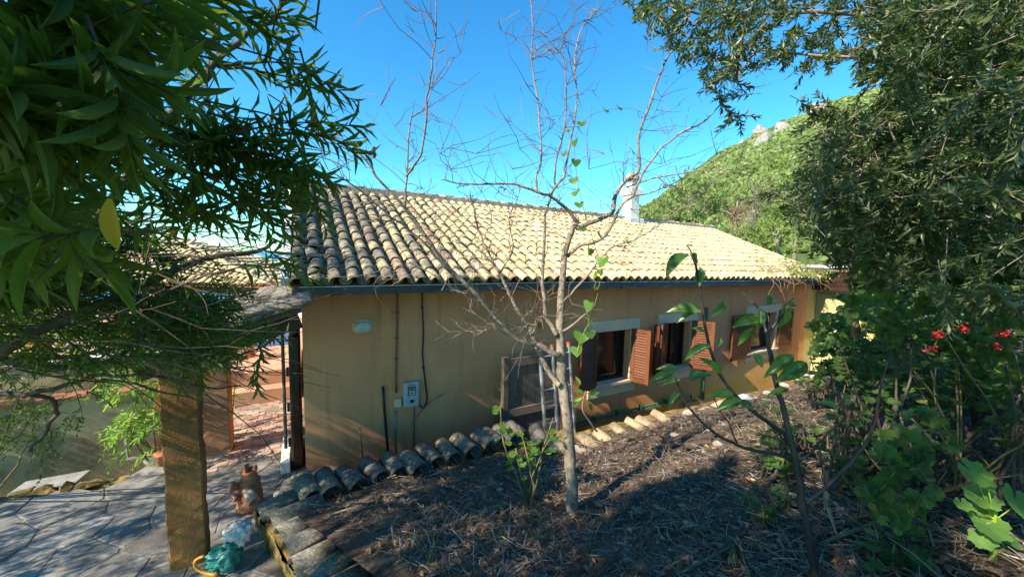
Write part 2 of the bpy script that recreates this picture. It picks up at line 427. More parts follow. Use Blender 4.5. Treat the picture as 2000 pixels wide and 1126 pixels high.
M = dict(
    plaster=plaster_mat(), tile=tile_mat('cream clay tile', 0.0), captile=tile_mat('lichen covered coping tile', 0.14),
    tileclean=tile_mat('clean clay tile', -0.3),  # the same tile with hardly any lichen
    pan=rough_mat('brown channel tile', (0.22, 0.15, 0.08), (0.40, 0.29, 0.16), 6, 0.9, 0.4, 0.006),  # browner and darker than the cover tiles
    mortar=rough_mat('ridge mortar', (0.24, 0.21, 0.17), (0.40, 0.35, 0.27), 9, 0.95, 0.9, 0.02, 30, 0.1, (5, (0.12, 0.11, 0.10), 0.55, 0.7)),
    fascia=rough_mat('reddish brown eave paint', (0.17, 0.07, 0.032), (0.26, 0.115, 0.05), 5, 0.8, 0.3, 0.004),
    gutter=rough_mat('dark grey gutter', (0.045, 0.042, 0.04), (0.095, 0.09, 0.085), 3, 0.6, 0.2, 0.003, 20, 0.5, (6, (0.20, 0.17, 0.13), 0.58, 0.75)),
    pipegrey=plain('grey green plastic pipe', (0.20, 0.25, 0.22), 0.4),
    white=rough_mat('weathered white paint', (0.60, 0.58, 0.53), (0.78, 0.76, 0.70), 3, 0.8, 0.4, 0.006, 40, 0.2, (4, (0.42, 0.40, 0.36), 0.56, 0.75)),
    sill=rough_mat('cream window surround', (0.58, 0.44, 0.29), (0.70, 0.55, 0.37), 4, 0.85, 0.3, 0.004, 50, 0.2, (7, (0.36, 0.31, 0.23), 0.57, 0.75)),
    shutter=wood_mat('varnished brown shutter', (0.10, 0.032, 0.012), (0.185, 0.064, 0.023)),
    shutterdark=wood_mat('dark faded shutter', (0.10, 0.036, 0.015), (0.17, 0.063, 0.028)),
    darkwood=wood_mat('dark stained wood', (0.018, 0.009, 0.006), (0.05, 0.024, 0.014), 0.4),
    greywood=wood_mat('weathered grey wood', (0.10, 0.075, 0.055), (0.20, 0.155, 0.115), 0.85),
    alu=rough_mat('dull aluminium', (0.34, 0.37, 0.385), (0.56, 0.59, 0.60), 8, 0.38, 0.2, 0.002, 50, 0.5, (10, (0.30, 0.30, 0.28), 0.6, 0.8), 0.6),
    redcap=plain('red plastic', (0.62, 0.09, 0.04), 0.4),
    greenpipe=plain('green painted pipe', (0.025, 0.145, 0.085), 0.45),
    greybox=rough_mat('grey enamelled metal', (0.33, 0.36, 0.36), (0.46, 0.49, 0.48), 6, 0.4, 0.1, 0.002, 60, 0.5, (14, (0.17, 0.14, 0.11), 0.62, 0.8)),
    black=plain('black rubber', (0.012, 0.012, 0.013), 0.5),
    rust=plain('rusty painted conduit', (0.20, 0.10, 0.04), 0.7),
    iron=plain('dark iron', (0.03, 0.03, 0.03), 0.5, 0.5),
    lampglass=plain('ribbed milky glass', (0.52, 0.52, 0.44), 0.25),
    glass=None,
    stone=rough_mat('grey flagstone', (0.12, 0.112, 0.10), (0.29, 0.272, 0.24), 3.2, 0.8, 0.8, 0.012, 14, 0.3, (9, (0.13, 0.13, 0.125), 0.55, 0.72), 0, 0.22),
    pathjoint=rough_mat('gritty path joint', (0.13, 0.115, 0.095), (0.24, 0.22, 0.185), 9, 0.95, 0.8, 0.01, 60, 0.1),
    joint=rough_mat('sandy joint', (0.05, 0.043, 0.036), (0.11, 0.095, 0.078), 10, 0.95, 0.6, 0.01),
    brick=rough_mat('worn clay paver', (0.26, 0.16, 0.12), (0.40, 0.29, 0.23), 6, 0.85, 0.5, 0.006, 40, 0.2, (3, (0.42, 0.37, 0.32), 0.5, 0.7), 0, 0.25),
    pillar=rough_mat('rough ochre render', (0.20, 0.095, 0.037), (0.37, 0.18, 0.068), 2.2, 0.95, 1.0, 0.02, 45, 0.1, (1.6, (0.09, 0.06, 0.03), 0.54, 0.7)),
    pillarred=rough_mat('faded red brown render', (0.26, 0.12, 0.065), (0.37, 0.185, 0.11), 3, 0.95, 0.7, 0.012, 40, 0.1, (4, (0.42, 0.26, 0.18), 0.58, 0.75)),
    beige=rough_mat('beige render', (0.38, 0.27, 0.14), (0.47, 0.345, 0.19), 1.4, 0.95, 0.6, 0.01, 50, 0.1, (1.3, (0.13, 0.085, 0.045), 0.50, 0.68)),
    capred=rough_mat('red wall coping', (0.22, 0.08, 0.04), (0.32, 0.13, 0.07), 5, 0.85, 0.4, 0.006),
    oldwall=rough_mat('mossy crumbling plaster', (0.09, 0.07, 0.03), (0.42, 0.27, 0.085), 7, 0.95, 1.0, 0.03, 16, 0.1, (4, (0.05, 0.045, 0.026), 0.48, 0.62)),
    terracotta=rough_mat('terracotta', (0.34, 0.115, 0.055), (0.48, 0.19, 0.095), 6, 0.8, 0.4, 0.006, 40, 0.2, (9, (0.16, 0.07, 0.045), 0.55, 0.75)),
    paleclay=rough_mat('pale clay', (0.47, 0.28, 0.18), (0.6, 0.4, 0.28), 8, 0.85, 0.4, 0.005),
    tealcloth=rough_mat('teal plastic sheet', (0.012, 0.14, 0.12), (0.04, 0.26, 0.22), 9, 0.35, 0.5, 0.01, 30, 0.5),
    whitecloth=rough_mat('dirty white cloth', (0.42, 0.38, 0.36), (0.62, 0.58, 0.56), 12, 0.9, 0.5, 0.006),
    orange=plain('orange strap', (0.62, 0.26, 0.03), 0.5),
    bluecloth=plain('blue cushion cloth', (0.12, 0.22, 0.52), 0.8),
    brightblue=plain('blue tarpaulin', (0.02, 0.20, 0.50), 0.5),
    bark=rough_mat('grey brown bark', (0.15, 0.115, 0.09), (0.34, 0.27, 0.215), 9, 0.9, 0.9, 0.01, 45, 0.2, (14, (0.055, 0.043, 0.036), 0.55, 0.68)),
    barkdark=rough_mat('dark bark', (0.045, 0.036, 0.03), (0.12, 0.095, 0.075), 12, 0.9, 0.8, 0.006, 60, 0.2),
    twig=rough_mat('dry twig', (0.10, 0.075, 0.07), (0.26, 0.20, 0.17), 4, 0.9, 0, 0, None, 0.2),
    sapbark=rough_mat('smooth dark stem', (0.018, 0.015, 0.014), (0.05, 0.041, 0.037), 9, 0.55, 0.4, 0.003, 60, 0.5),
    stem=rough_mat('green brown stem', (0.10, 0.075, 0.035), (0.22, 0.18, 0.07), 10, 0.7, 0.4, 0.003, 60, 0.3),
    greenstem=plain('fresh green stem', (0.26, 0.36, 0.04), 0.5),
    rock=rough_mat('pale limestone', (0.17, 0.155, 0.14), (0.38, 0.345, 0.31), 0.35, 0.9, 1.0, 0.5, 0.8, 0.1),
    edgestone=rough_mat('weathered edging stone', (0.28, 0.23, 0.18), (0.52, 0.44, 0.34), 7, 0.9, 0.7, 0.012, 25, 0.2),
    bluestone=rough_mat('bluish quartz stone', (0.30, 0.34, 0.38), (0.55, 0.60, 0.64), 9, 0.6, 0.7, 0.012, 25, 0.4),
    yellowwall=rough_mat('pale yellow render', (0.46, 0.39, 0.17), (0.56, 0.48, 0.23), 2, 0.95, 0.4, 0.006, 50, 0.1),
    terrace=rough_mat('terracotta floor', (0.36, 0.20, 0.12), (0.50, 0.33, 0.22), 2, 0.8, 0.3, 0.004, 30, 0.2),
    metalroof=plain('pale metal sheet', (0.55, 0.57, 0.58), 0.5, 0.2),
    redflower=plain('red petals', (0.62, 0.025, 0.02), 0.6),
    pole=plain('grey post', (0.25, 0.25, 0.26), 0.5, 0.4),
    L_oleander=leaf_mat('oleander leaf', [(0, (0.026, 0.052, 0.011)), (0.5, (0.052, 0.098, 0.018)), (0.9, (0.085, 0.14, 0.028)), (1, (0.15, 0.18, 0.04))], 0.32, (0.26, 0.44, 0.04), 0.5, 0.22),
    L_yellow=leaf_mat('yellowing leaf', [(0, (0.35, 0.24, 0.02)), (1, (0.45, 0.32, 0.03))], 0.35, (0.6, 0.42, 0.03), 0.5),
    L_olive=leaf_mat('olive leaf', [(0, (0.020, 0.033, 0.012)), (0.5, (0.042, 0.066, 0.021)), (0.85, (0.08, 0.11, 0.038)), (1, (0.18, 0.21, 0.10))], 0.25, (0.24, 0.36, 0.06), 0.38, 0.5),
    L_geranium=leaf_mat('geranium leaf', [(0, (0.020, 0.045, 0.012)), (0.6, (0.042, 0.09, 0.022)), (0.9, (0.07, 0.14, 0.032)), (1, (0.20, 0.17, 0.05))], 0.35, (0.28, 0.48, 0.05), 0.6),
    L_mallow=leaf_mat('bright mallow leaf', [(0, (0.10, 0.22, 0.035)), (1, (0.16, 0.30, 0.06))], 0.38, (0.35, 0.55, 0.06), 0.6),
    L_sapling=leaf_mat('broad glossy leaf', [(0, (0.025, 0.075, 0.015)), (0.7, (0.05, 0.13, 0.025)), (1, (0.09, 0.16, 0.03))], 0.35, (0.18, 0.42, 0.04), 0.3, 0.5),
    L_vine=leaf_mat('heart shaped vine leaf', [(0, (0.05, 0.12, 0.02)), (0.7, (0.10, 0.21, 0.03)), (1, (0.18, 0.26, 0.05))], 0.45, (0.42, 0.62, 0.06), 0.45),
    L_fern=leaf_mat('bright climbing leaf', [(0, (0.07, 0.17, 0.03)), (0.6, (0.13, 0.27, 0.04)), (1, (0.22, 0.36, 0.07))], 0.4, (0.40, 0.60, 0.08), 0.5),
    L_bush=leaf_mat('yellow green bush leaf', [(0, (0.10, 0.16, 0.03)), (0.6, (0.19, 0.26, 0.05)), (1, (0.30, 0.34, 0.08))], 0.3, (0.38, 0.48, 0.08), 0.6),
    L_dark=leaf_mat('dark shrub leaf', [(0, (0.03, 0.05, 0.012)), (0.6, (0.065, 0.10, 0.024)), (1, (0.09, 0.13, 0.03))], 0.25, (0.2, 0.32, 0.04), 0.5),
    L_wood=leaf_mat('hill woodland', [(0, (0.06, 0.10, 0.028)), (0.4, (0.11, 0.165, 0.045)), (0.8, (0.16, 0.215, 0.07)), (1, (0.23, 0.255, 0.10))], 0.0, (0.2, 0.3, 0.04), 0.9, 0.1),
    L_pale=leaf_mat('pale green bush leaf', [(0, (0.13, 0.18, 0.05)), (0.6, (0.21, 0.27, 0.08)), (1, (0.30, 0.33, 0.13))], 0.3, (0.40, 0.50, 0.12), 0.7),
    L_dry=leaf_mat('dry brown leaf', [(0, (0.16, 0.085, 0.04)), (0.4, (0.26, 0.15, 0.08)), (0.7, (0.34, 0.23, 0.14)), (1, (0.13, 0.09, 0.07))], 0.15, (0.4, 0.22, 0.08), 0.8),
    L_litter=leaf_mat('dry litter strand', [(0, (0.05, 0.036, 0.03)), (0.35, (0.11, 0.085, 0.07)), (0.65, (0.20, 0.16, 0.125)), (0.88, (0.34, 0.28, 0.22)), (1, (0.50, 0.44, 0.36))], 0.05, (0.3, 0.2, 0.1), 0.8, 0.3),
    L_grass=leaf_mat('low green weed', [(0, (0.05, 0.085, 0.02)), (0.6, (0.09, 0.15, 0.03)), (1, (0.20, 0.22, 0.07))], 0.3, (0.3, 0.42, 0.06), 0.6),
    soil=rough_mat('dry garden soil', (0.05, 0.034, 0.026), (0.18, 0.125, 0.09), 3.5, 0.95, 1.0, 0.03, 22, 0.1, (3, (0.26, 0.17, 0.11), 0.55, 0.75)),
    slope=rough_mat('scrub hillside ground', (0.06, 0.085, 0.025), (0.13, 0.165, 0.05), 0.03, 0.95, 0.5, 0.3, 0.3, 0.1),
)
def add_patches(m, scale, lo, hi):
    nt = m.node_tree; p = next(n for n in nt.nodes if n.type == 'BSDF_PRINCIPLED'); src = p.inputs['Base Color'].links[0].from_socket
    n = noise(nt, scale, 6, 0.65); c = mixc(nt, 1.0, src, ramp(nt, [(0.3, (lo,) * 3), (0.7, (hi,) * 3)], n.outputs[0]).outputs[0], 'MULTIPLY')
    nt.links.new(c, p.inputs['Base Color'])
add_patches(M['L_wood'], 0.03, 0.5, 1.3)
add_patches(M['stone'], 1.1, 0.6, 1.25)
add_patches(M['plaster'], 0.7, 0.86, 1.08)
add_patches(M['pillar'], 1.6, 0.5, 1.15)
def glass_mat():
    m, nt, p = nodes('dark window glass')
    p.inputs['Base Color'].default_value = (0.012, 0.013, 0.014, 1); p.inputs['Roughness'].default_value = 0.12; p.inputs['Specular IOR Level'].default_value = 0.5
    bump(nt, p, noise(nt, 2.0, 2).outputs[0], 0.1, 0.01)
    return m
M['tan'] = rough_mat('broken tan tile', (0.30, 0.21, 0.125), (0.52, 0.39, 0.24), 8, 0.9, 0.8, 0.01, 35, 0.2, (6, (0.16, 0.135, 0.11), 0.54, 0.68), 0, 0.2)
M['glass'] = glass_mat()
def sea_mat():
    m, nt, p = nodes('sea water')
    p.inputs['Base Color'].default_value = (0.005, 0.10, 0.30, 1); p.inputs['Roughness'].default_value = 0.25
    bump(nt, p, noise(nt, 0.2, 6).outputs[0], 0.6, 1.0)
    return m

# ================================================================== SETTING
# sea
mb = MB(); mb.add([(-40000, 80, -70), (40000, 80, -70), (40000, 50000, -70), (-40000, 50000, -70)], [(0, 1, 2, 3)])
obj('sea', mb, sea_mat(), kind='structure')
# hillside: one sheet from behind the houses down to the sea and up to the hill on the right
HX = [-2600, -900, 0, 500, 900, 1060, 1150, 1240, 1300, 1370, 1440, 1500, 1560, 1620, 1700, 1800, 1900, 2000, 2300, 2900, 4200]
HYp = [760, 760, 720, 680, 620, 560, 480, 415, 372, 318, 284, 252, 226, 204, 184, 160, 142, 130, 110, 120, 170]
RID = 430.0
def hill_h(u):
    """height of the ridge line at ground direction u = x / y"""
    px = 1000 + FPX * u
    py = np.interp(px, HX, HYp)
    hor = 500 + ROLL * (px - 1000)
    return (hor - py) / FPX * RID
def hill_z(u, Y):
    h = hill_h(u)
    k = np.clip((Y - 22) / (RID - 22), 0, 1)
    up = -5 + (h + 5) * (k ** 1.25)
    k2 = np.clip((Y - 20) / 150, 0, 1)
    down = -4.2 + (np.minimum(h, 0) * 0.8 - 0) * (k2 ** 0.8)
    z = np.where(h > 0, up, down)
    z = np.where(Y > RID, z - (Y - RID) * 0.35, z)
    return np.maximum(z, -74)
us = np.linspace(-3.2, 4.2, 190)
Ys = np.concatenate([np.linspace(13.2, 60, 24), np.linspace(66, 470, 84), np.linspace(500, 900, 8)])
UU, YY = np.meshgrid(us, Ys)
ZZ = hill_z(UU, YY) + np.clip((YY - 40) / 100, 0, 1) * (4.5 * smooth_noise(UU * YY, YY, 22, 11) + 0.8 * smooth_noise(UU * YY, YY, 6, 12))
V = np.stack([UU * YY, YY, ZZ], -1).reshape(-1, 3)
nu = len(us); idx = np.arange(len(V)).reshape(len(Ys), nu)
q = np.stack([idx[:-1, :-1], idx[:-1, 1:], idx[1:, 1:], idx[1:, :-1]], -1).reshape(-1, 4)
T = np.concatenate([q[:, [0, 1, 2]], q[:, [0, 2, 3]]])
obj('hill', (lambda me: me)(tri_mesh('hill', V, T)), M['slope'], kind='structure')
# woodland that clothes the hill: far crowns that read as one mass
IV, IT = ico(2); IV = np.array(IV); IT = np.array(IT)
N = 15000
px_ = rs.uniform(1200, 2250, N); u_ = (px_ - 1000) / FPX
Y_ = 34 + (RID - 30) * rs.uniform(0, 1, N) ** 0.7
P = np.stack([u_ * Y_, Y_, hill_z(u_, Y_)], -1)
keep = hill_h(u_) > 5
bare = smooth_noise(P[:, 0], P[:, 1], 40, 5) > 0.85
keep &= ~bare
P = P[keep]; n = len(P)
sz = rs.uniform(.6, 1.5, n) * (0.7 + P[:, 1] / 500)
Mx = np.zeros((n, 4, 4)); Mx[:, 3, 3] = 1
ang = rs.uniform(0, 6.28, n)
Mx[:, 0, 0] = np.cos(ang) * sz; Mx[:, 0, 1] = -np.sin(ang) * sz; Mx[:, 1, 0] = np.sin(ang) * sz; Mx[:, 1, 1] = np.cos(ang) * sz
Mx[:, 2, 2] = sz * rs.uniform(0.6, 1.0, n); Mx[:, :3, 3] = P + Z * (sz * 0.25 + np.clip((P[:, 1] - 40) / 100, 0, 1) * 4.5 * smooth_noise(P[:, 0], P[:, 1], 22, 11))[:, None]
V, T = cloud(IV * (1 + 0.28 * np.sin(IV[:, :1] * 5 + 1) * np.sin(IV[:, 1:2] * 6 + 2) + 0.2 * np.sin(IV[:, 2:3] * 9))[:, :], IT, Mx)
V += 0.18 * np.sin(V[:, [1, 2, 0]] * 3.1) + 0.15 * np.sin(V[:, [2, 0, 1]] * 7.3)
wo = obj('woodland', tri_mesh('woodland', V, T, True), M['L_wood'], kind='stuff', label='green scrub woodland covering the far hillside')
# rock outcrops near the summit
for i, (px, py, wpx, lab) in enumerate([(1530, 256, 34, 'largest pale cliff below the summit of the green hill'), (1486, 262, 30, 'pale cliff on the skyline left of the largest cliff'), (1452, 284, 26, 'lowest pale rock outcrop on the left shoulder of the hill'), (1492, 280, 30, 'flat pale rock ledge under the skyline cliff'), (1600, 214, 34, 'pale rocks on the hill summit beside the olive leaves')]):
    dr = ray(px, py); Yq = np.linspace(60, RID + 40, 1200); below = dr[2] / dr[1] * Yq < hill_z(np.full(1200, dr[0] / dr[1]), Yq) + 1.0
    Y = float(Yq[int(np.argmax(below))]) if below.any() else RID
    c = PY(px, py, Y); r = wpx / FPX * Y / 2
    mb = MB()
    for k in range(5):
        mb.blob(c + np.array([rs.uniform(-.6, .6) * r, rs.uniform(-.1, .3) * r, rs.uniform(-.5, .45) * r]), (r * .6, r * .55, r * rs.uniform(.5, .85)), seed=20 + i * 7 + k, rough=0.5, sub=2)
    o = obj('rock_outcrop', mb, M['rock'], label=lab, cat='rock', group='pale rocks on the hill')
# ground sheet round the houses
mb = MB()
mb.add([(-60, -20, -5.0), (60, -20, -5.0), (60, 24, -5.0), (-60, 24, -5.0)], [(0, 1, 2, 3)])
obj('ground', mb, M['slope'], kind='structure')
# planted bank the photographer stands on: clipped at the retaining wall and at the side wall
W0 = np.array([-2.42, 3.85]); W1 = np.array([-1.65, 3.18])
WD = unit(W1 - W0); WN = np.array([-WD[1], WD[0]])           # WN points to the garden side
if WN @ (np.array([1.0, 2.5]) - W0) < 0: WN = -WN
gx = np.concatenate([np.linspace(-3.4, 4.2, 153), np.linspace(4.3, 16, 60)])
gy = np.concatenate([np.linspace(-5, 0, 26)[:-1], np.linspace(0, 7, 141), np.linspace(7.1, 13, 40)])
GX, GY = np.meshgrid(gx, gy)
e = edge_dist(GX, GY); shift = np.minimum(e + 0.02, 0)
out1 = e < -0.02
GX = GX - shift * EN[0]; GY = GY - shift * EN[1]
s2 = (GX - W0[0]) * WN[0] + (GY - W0[1]) * WN[1]; out2 = s2 < -0.04
GX = GX - np.minimum(s2 + 0.04, 0) * WN[0]; GY = GY - np.minimum(s2 + 0.04, 0) * WN[1]
GZ = garden_z(GX, GY)
V = np.stack([GX, GY, GZ], -1).reshape(-1, 3); out = (out1 | out2)
idx = np.arange(len(V)).reshape(GX.shape)
q = np.stack([idx[:-1, :-1], idx[:-1, 1:], idx[1:, 1:], idx[1:, :-1]], -1).reshape(-1, 4)
ok = ~out.reshape(-1)[q].all(1)
q = q[ok]
T = np.concatenate([q[:, [0, 1, 2]], q[:, [0, 2, 3]]])
obj('garden_bank', tri_mesh('garden_bank', V, T), M['soil'], kind='structure')
# sunken passage floor between bank and house
mb = MB(); mb.hbox(-0.1, 24, -1.9, 0.3, -4.3, -3.95)
obj('passage_floor', mb, M['joint'], kind='structure')
# path level with flagstones
PZ0 = -3.05
path = MB()
pp = [(-9.5, 1.0), (-5.95, 3.98), (-4.95, 4.5), (-5.25, 5.4), (-5.3, 6.6), (-6.2, 7.8), (-4.2, 9.0), HC(0.02, 1.0, 0)[:2], HC(0.02, -0.02, 0)[:2], HC(0.4, -0.3, 0)[:2], W0 + WN * 0.1, W1 + WN * 0.1, W1 + WD * 2.2 + WN * 0.1, (-3, 0.2)]
path.prism(pp, -4.6, PZ0 - 0.006)
po = obj('path', path, M['pathjoint'], kind='structure')
def inpoly(x, y, poly):
    c = False; n = len(poly)
    for i in range(n):
        x1, y1 = poly[i][:2]; x2, y2 = poly[(i + 1) % n][:2]
        if (y1 > y) != (y2 > y) and x < (x2 - x1) * (y - y1) / (y2 - y1) + x1: c = not c
    return c
def irregular_paving(parent, mat, name, u, v, org, nu_, nv_, su, sv, jit, gap, accept, h=0.035, corner=True):
    r = np.random.RandomState(31)
    g = np.zeros((nu_ + 1, nv_ + 1, 2))
    for i in range(nu_ + 1):
        for j in range(nv_ + 1):
            g[i, j] = (i * su + r.uniform(-jit, jit) * su + (0.5 * su if (j % 2 and not corner) else 0), j * sv + r.uniform(-jit, jit) * sv * (1 if corner else 0.1))
    cnt = 0
    for i in range(nu_):
        for j in range(nv_):
            c4 = [g[i, j], g[i + 1, j], g[i + 1, j + 1], g[i, j + 1]]
            if not corner:
                off = 0.5 * su if j % 2 else 0
                c4 = [np.array([i * su + off, j * sv]), np.array([(i + 1) * su + off, j * sv]), np.array([(i + 1) * su + off, (j + 1) * sv]), np.array([i * su + off, (j + 1) * sv])]
            cen = sum(c4) / 4
            W = org + u * cen[0] + v * cen[1]
            if not accept(W[0], W[1]): continue
            pts = []
            for k in range(4):
                a0, a1 = c4[k], c4[(k + 1) % 4]
                m_ = (a0 + a1) / 2
                for q_ in ((a0 * .97 + a1 * .03), a0 * .7 + a1 * .3 + r.uniform(-.02, .02, 2) * su, m_ + (r.uniform(-.04, .04, 2) * su if corner else 0), (a0 * .03 + a1 * .97)) if corner else (a0 * .93 + a1 * .07, a0 * .07 + a1 * .93):
                    q_ = cen + (q_ - cen) * (1 - gap / (np.linalg.norm(q_ - cen) + 1e-6))
                    W = org + u * q_[0] + v * q_[1]; pts.append((W[0], W[1]))
            zz = PZ0 + r.uniform(-0.010, 0.012)
            n = len(pts)
            mb = MB(); cw = sum(np.array(p_) for p_ in pts) / n
            tx, ty = r.uniform(-.012, .012, 2)
            hz = lambda p_: zz + tx * (p_[0] - cw[0]) + ty * (p_[1] - cw[1])
            inn = [cw + (np.array(p_) - cw) * 0.95 for p_ in pts]
            mb.add([(p_[0], p_[1], zz - h) for p_ in pts] + [(p_[0], p_[1], hz(p_) - 0.006) for p_ in pts] + [(p_[0], p_[1], hz(p_)) for p_ in inn],
                   [(k, (k + 1) % n, n + (k + 1) % n, n + k) for k in range(n)] + [(n + k, n + (k + 1) % n, 2 * n + (k + 1) % n, 2 * n + k) for k in range(n)] + [tuple(range(2 * n, 3 * n))])
            obj(name, mb, mat, parent); cnt += 1
    return cnt
def acc_flag(x, y):
    if not inpoly(x, y, pp): return False
    t = (x - C0[0]) * A[0] + (y - C0[1]) * A[1]; wv = (x - C0[0]) * B[0] + (y - C0[1]) * B[1]
    if wv > 0.55 and t > -1.6: return False
    if (np.array([x, y]) - W0) @ WN > -0.12 and y < 4.1: return False
    return y > 1.9
def crazy_paving(parent, mat, accept, gap=0.0015):
    """irregular split stones: cells round scattered points, stretched one way, with chipped edges"""
    r = np.random.RandomState(31); u = unit(np.array([0.93, 0.37])); v = np.array([-u[1], u[0]]); pts = []
    for i in range(30):
        for j in range(34):
            pts.append(np.array([i * .46 + r.uniform(-.22, .22) + (.23 if j % 2 else 0), j * .30 + r.uniform(-.13, .13)]))
    pts = np.array(pts)[r.uniform(size=len(pts)) > .3]; org = np.array([-10.0, -2.5]); n_ = 0
    for c in pts:
        W = org + u * c[0] + v * c[1]
        if not accept(W[0], W[1]): continue
        poly = [c + np.array(q) for q in ((-.7, -.7), (.7, -.7), (.7, .7), (-.7, .7))]
        for o in pts[(np.abs(pts - c) < 1.3).all(1)]:
            d = o - c; L = np.hypot(*d)
            if L < 1e-6: continue
            d = d / L; lim = L / 2 - gap; out = []
            for k in range(len(poly)):
                a_, b_ = poly[k], poly[(k + 1) % len(poly)]; da, db = (a_ - c) @ d - lim, (b_ - c) @ d - lim
                if da <= 0: out.append(a_)
                if da * db < 0: out.append(a_ + (b_ - a_) * da / (da - db))
            poly = out
            if len(poly) < 3: break
        if len(poly) < 3: continue
        ring = []
        for k in range(len(poly)):
            a_, b_ = poly[k], poly[(k + 1) % len(poly)]; m_ = max(1, int(np.hypot(*(b_ - a_)) / .11))
            for q in range(m_):
                p_ = a_ + (b_ - a_) * (q + (.12 if q == 0 else 0)) / m_
                ring.append(c + (p_ - c) * (1 - r.uniform(0, .022)))
        n = len(ring); ring = [org + u * q[0] + v * q[1] for q in ring]; cw = sum(ring) / n
        zz = PZ0 + r.uniform(-.005, .006); tx, ty = r.uniform(-.012, .012, 2); hz = lambda p_: zz + tx * (p_[0] - cw[0]) + ty * (p_[1] - cw[1])
        inn = [cw + (q - cw) * (1 - .009 / (np.hypot(*(q - cw)) + 1e-6)) for q in ring]
        mb = MB(); mb.add([(q[0], q[1], zz - .04) for q in ring] + [(q[0], q[1], hz(q) - .006) for q in ring] + [(q[0], q[1], hz(q)) for q in inn],
               [(k, (k + 1) % n, n + (k + 1) % n, n + k) for k in range(n)] + [(n + k, n + (k + 1) % n, 2 * n + (k + 1) % n, 2 * n + k) for k in range(n)] + [tuple(range(2 * n, 3 * n))])
        obj('flagstone', mb, mat, parent); n_ += 1
    return n_
NFLAG = crazy_paving(po, M['stone'], acc_flag)
def acc_brick(x, y):
    t = (x - C0[0]) * A[0] + (y - C0[1]) * A[1]; wv = (x - C0[0]) * B[0] + (y - C0[1]) * B[1]
    return 0.55 < wv < 3.4 and -1.55 < t < -0.05
NBR = irregular_paving(po, M['brick'], 'brick', A, B, HC(-1.7, 0.5, 0), 9, 26, 0.21, 0.115, 0.02, 0.004, acc_brick, corner=False)
# terrace beyond the path, one big step up
mb = MB()
ta = PZ(455, 768, PZ0)[:2]
mb.prism([(-24, -2), HC(-11, 3.42, 0)[:2], HC(-2.3, 3.42, 0)[:2], HC(-0.05, 3.35, 0)[:2], HC(-0.05, 9, 0)[:2], (-4, 17.5), (-24, 17.5)], -4.8, -2.5)
obj('terrace_floor', mb, M['terrace'], kind='structure')

# ================================================================== HOUSE
EAVE_W, EAVE_Z, RID_W, RID_Z = -0.30, -0.40, 4.0, 1.42
T0, T1 = -0.12, 15.3
SL = math.hypot(RID_W - EAVE_W, RID_Z - EAVE_Z); RD = unit(B * (RID_W - EAVE_W) + Z * (RID_Z - EAVE_Z)); RNm = np.cross(A, RD)
if RNm[2] < 0: RNm = -RNm
def roof(t, s, h=0.0):
    """point on the front roof slope: t along, s metres up from the eave, sagging a little to the right"""
    return HC(t, EAVE_W, EAVE_Z - 0.075 * max(0, t - 3) / 9) + RD * s + RNm * h
house = thing('house', HC(7, 4, -3.1), 'ochre plastered house with cream clay tile roof and brown louvred shutters', 'house')
# front wall with three openings
WIN = []
for name, (x0, x1) in dict(a=(5.32, 6.28), b=(7.95, 8.55), c=(11.25, 12.10)).items(): WIN.append((x0, x1, -2.66, -1.56))
wt0, wt1 = PFt(1281, 630)[0], PFt(1371, 612)[0]
WIN[0] = (PFt(1164, 690)[0], PFt(1229, 690)[0], -2.67, -1.54)
WIN[1] = (PFt(1297, 680)[0], PFt(1345, 680)[0], -2.64, -1.50)
WIN[2] = (PFt(1464, 660)[0], PFt(1512, 650)[0], -2.60, -1.50)
ZB, ZT, TH = -4.2, -0.42, 0.34
wall = MB()
xs = [0.0] + [q for W_ in WIN for q in W_[:2]] + [14.35]
for i in range(0, len(xs), 2): wall.hbox(xs[i], xs[i + 1], 0, TH, ZB, ZT)
for x0, x1, z0, z1 in WIN:
    wall.hbox(x0, x1, 0.0, TH, ZB, z0); wall.hbox(x0, x1, 0.0, TH, z1, ZT)
obj('wall', wall, M['plaster'], house)
mb = MB()
def gable(t0, t1):
    P_ = [(0.344, ZB), (8.0, ZB), (8.0, ZT), (4.0, RID_Z - 0.12), (0.344, ZT + 0.05)]
    v = [HC(t0, w_, z_) for w_, z_ in P_] + [HC(t1, w_, z_) for w_, z_ in P_]
    mb.add(v, [(0, 1, 2, 3, 4), (9, 8, 7, 6, 5)] + [(i, 5 + i, 5 + (i + 1) % 5, (i + 1) % 5) for i in range(5)])
gable(0.0, 0.3); gable(14.05, 14.35)
mb.hbox(0.3, 14.05, 7.7, 8.0, ZB, ZT)
obj('end_wall', mb, M['plaster'], house)
# dark ceiling slab inside keeps the rooms dark
mb = MB(); mb.hbox(0.31, 14.04, 0.35, 7.69, -0.55, -0.45); mb.hbox(0.31, 14.04, 0.35, 7.69, -3.3, -3.2)
obj('interior_slab', mb, M['joint'], house)
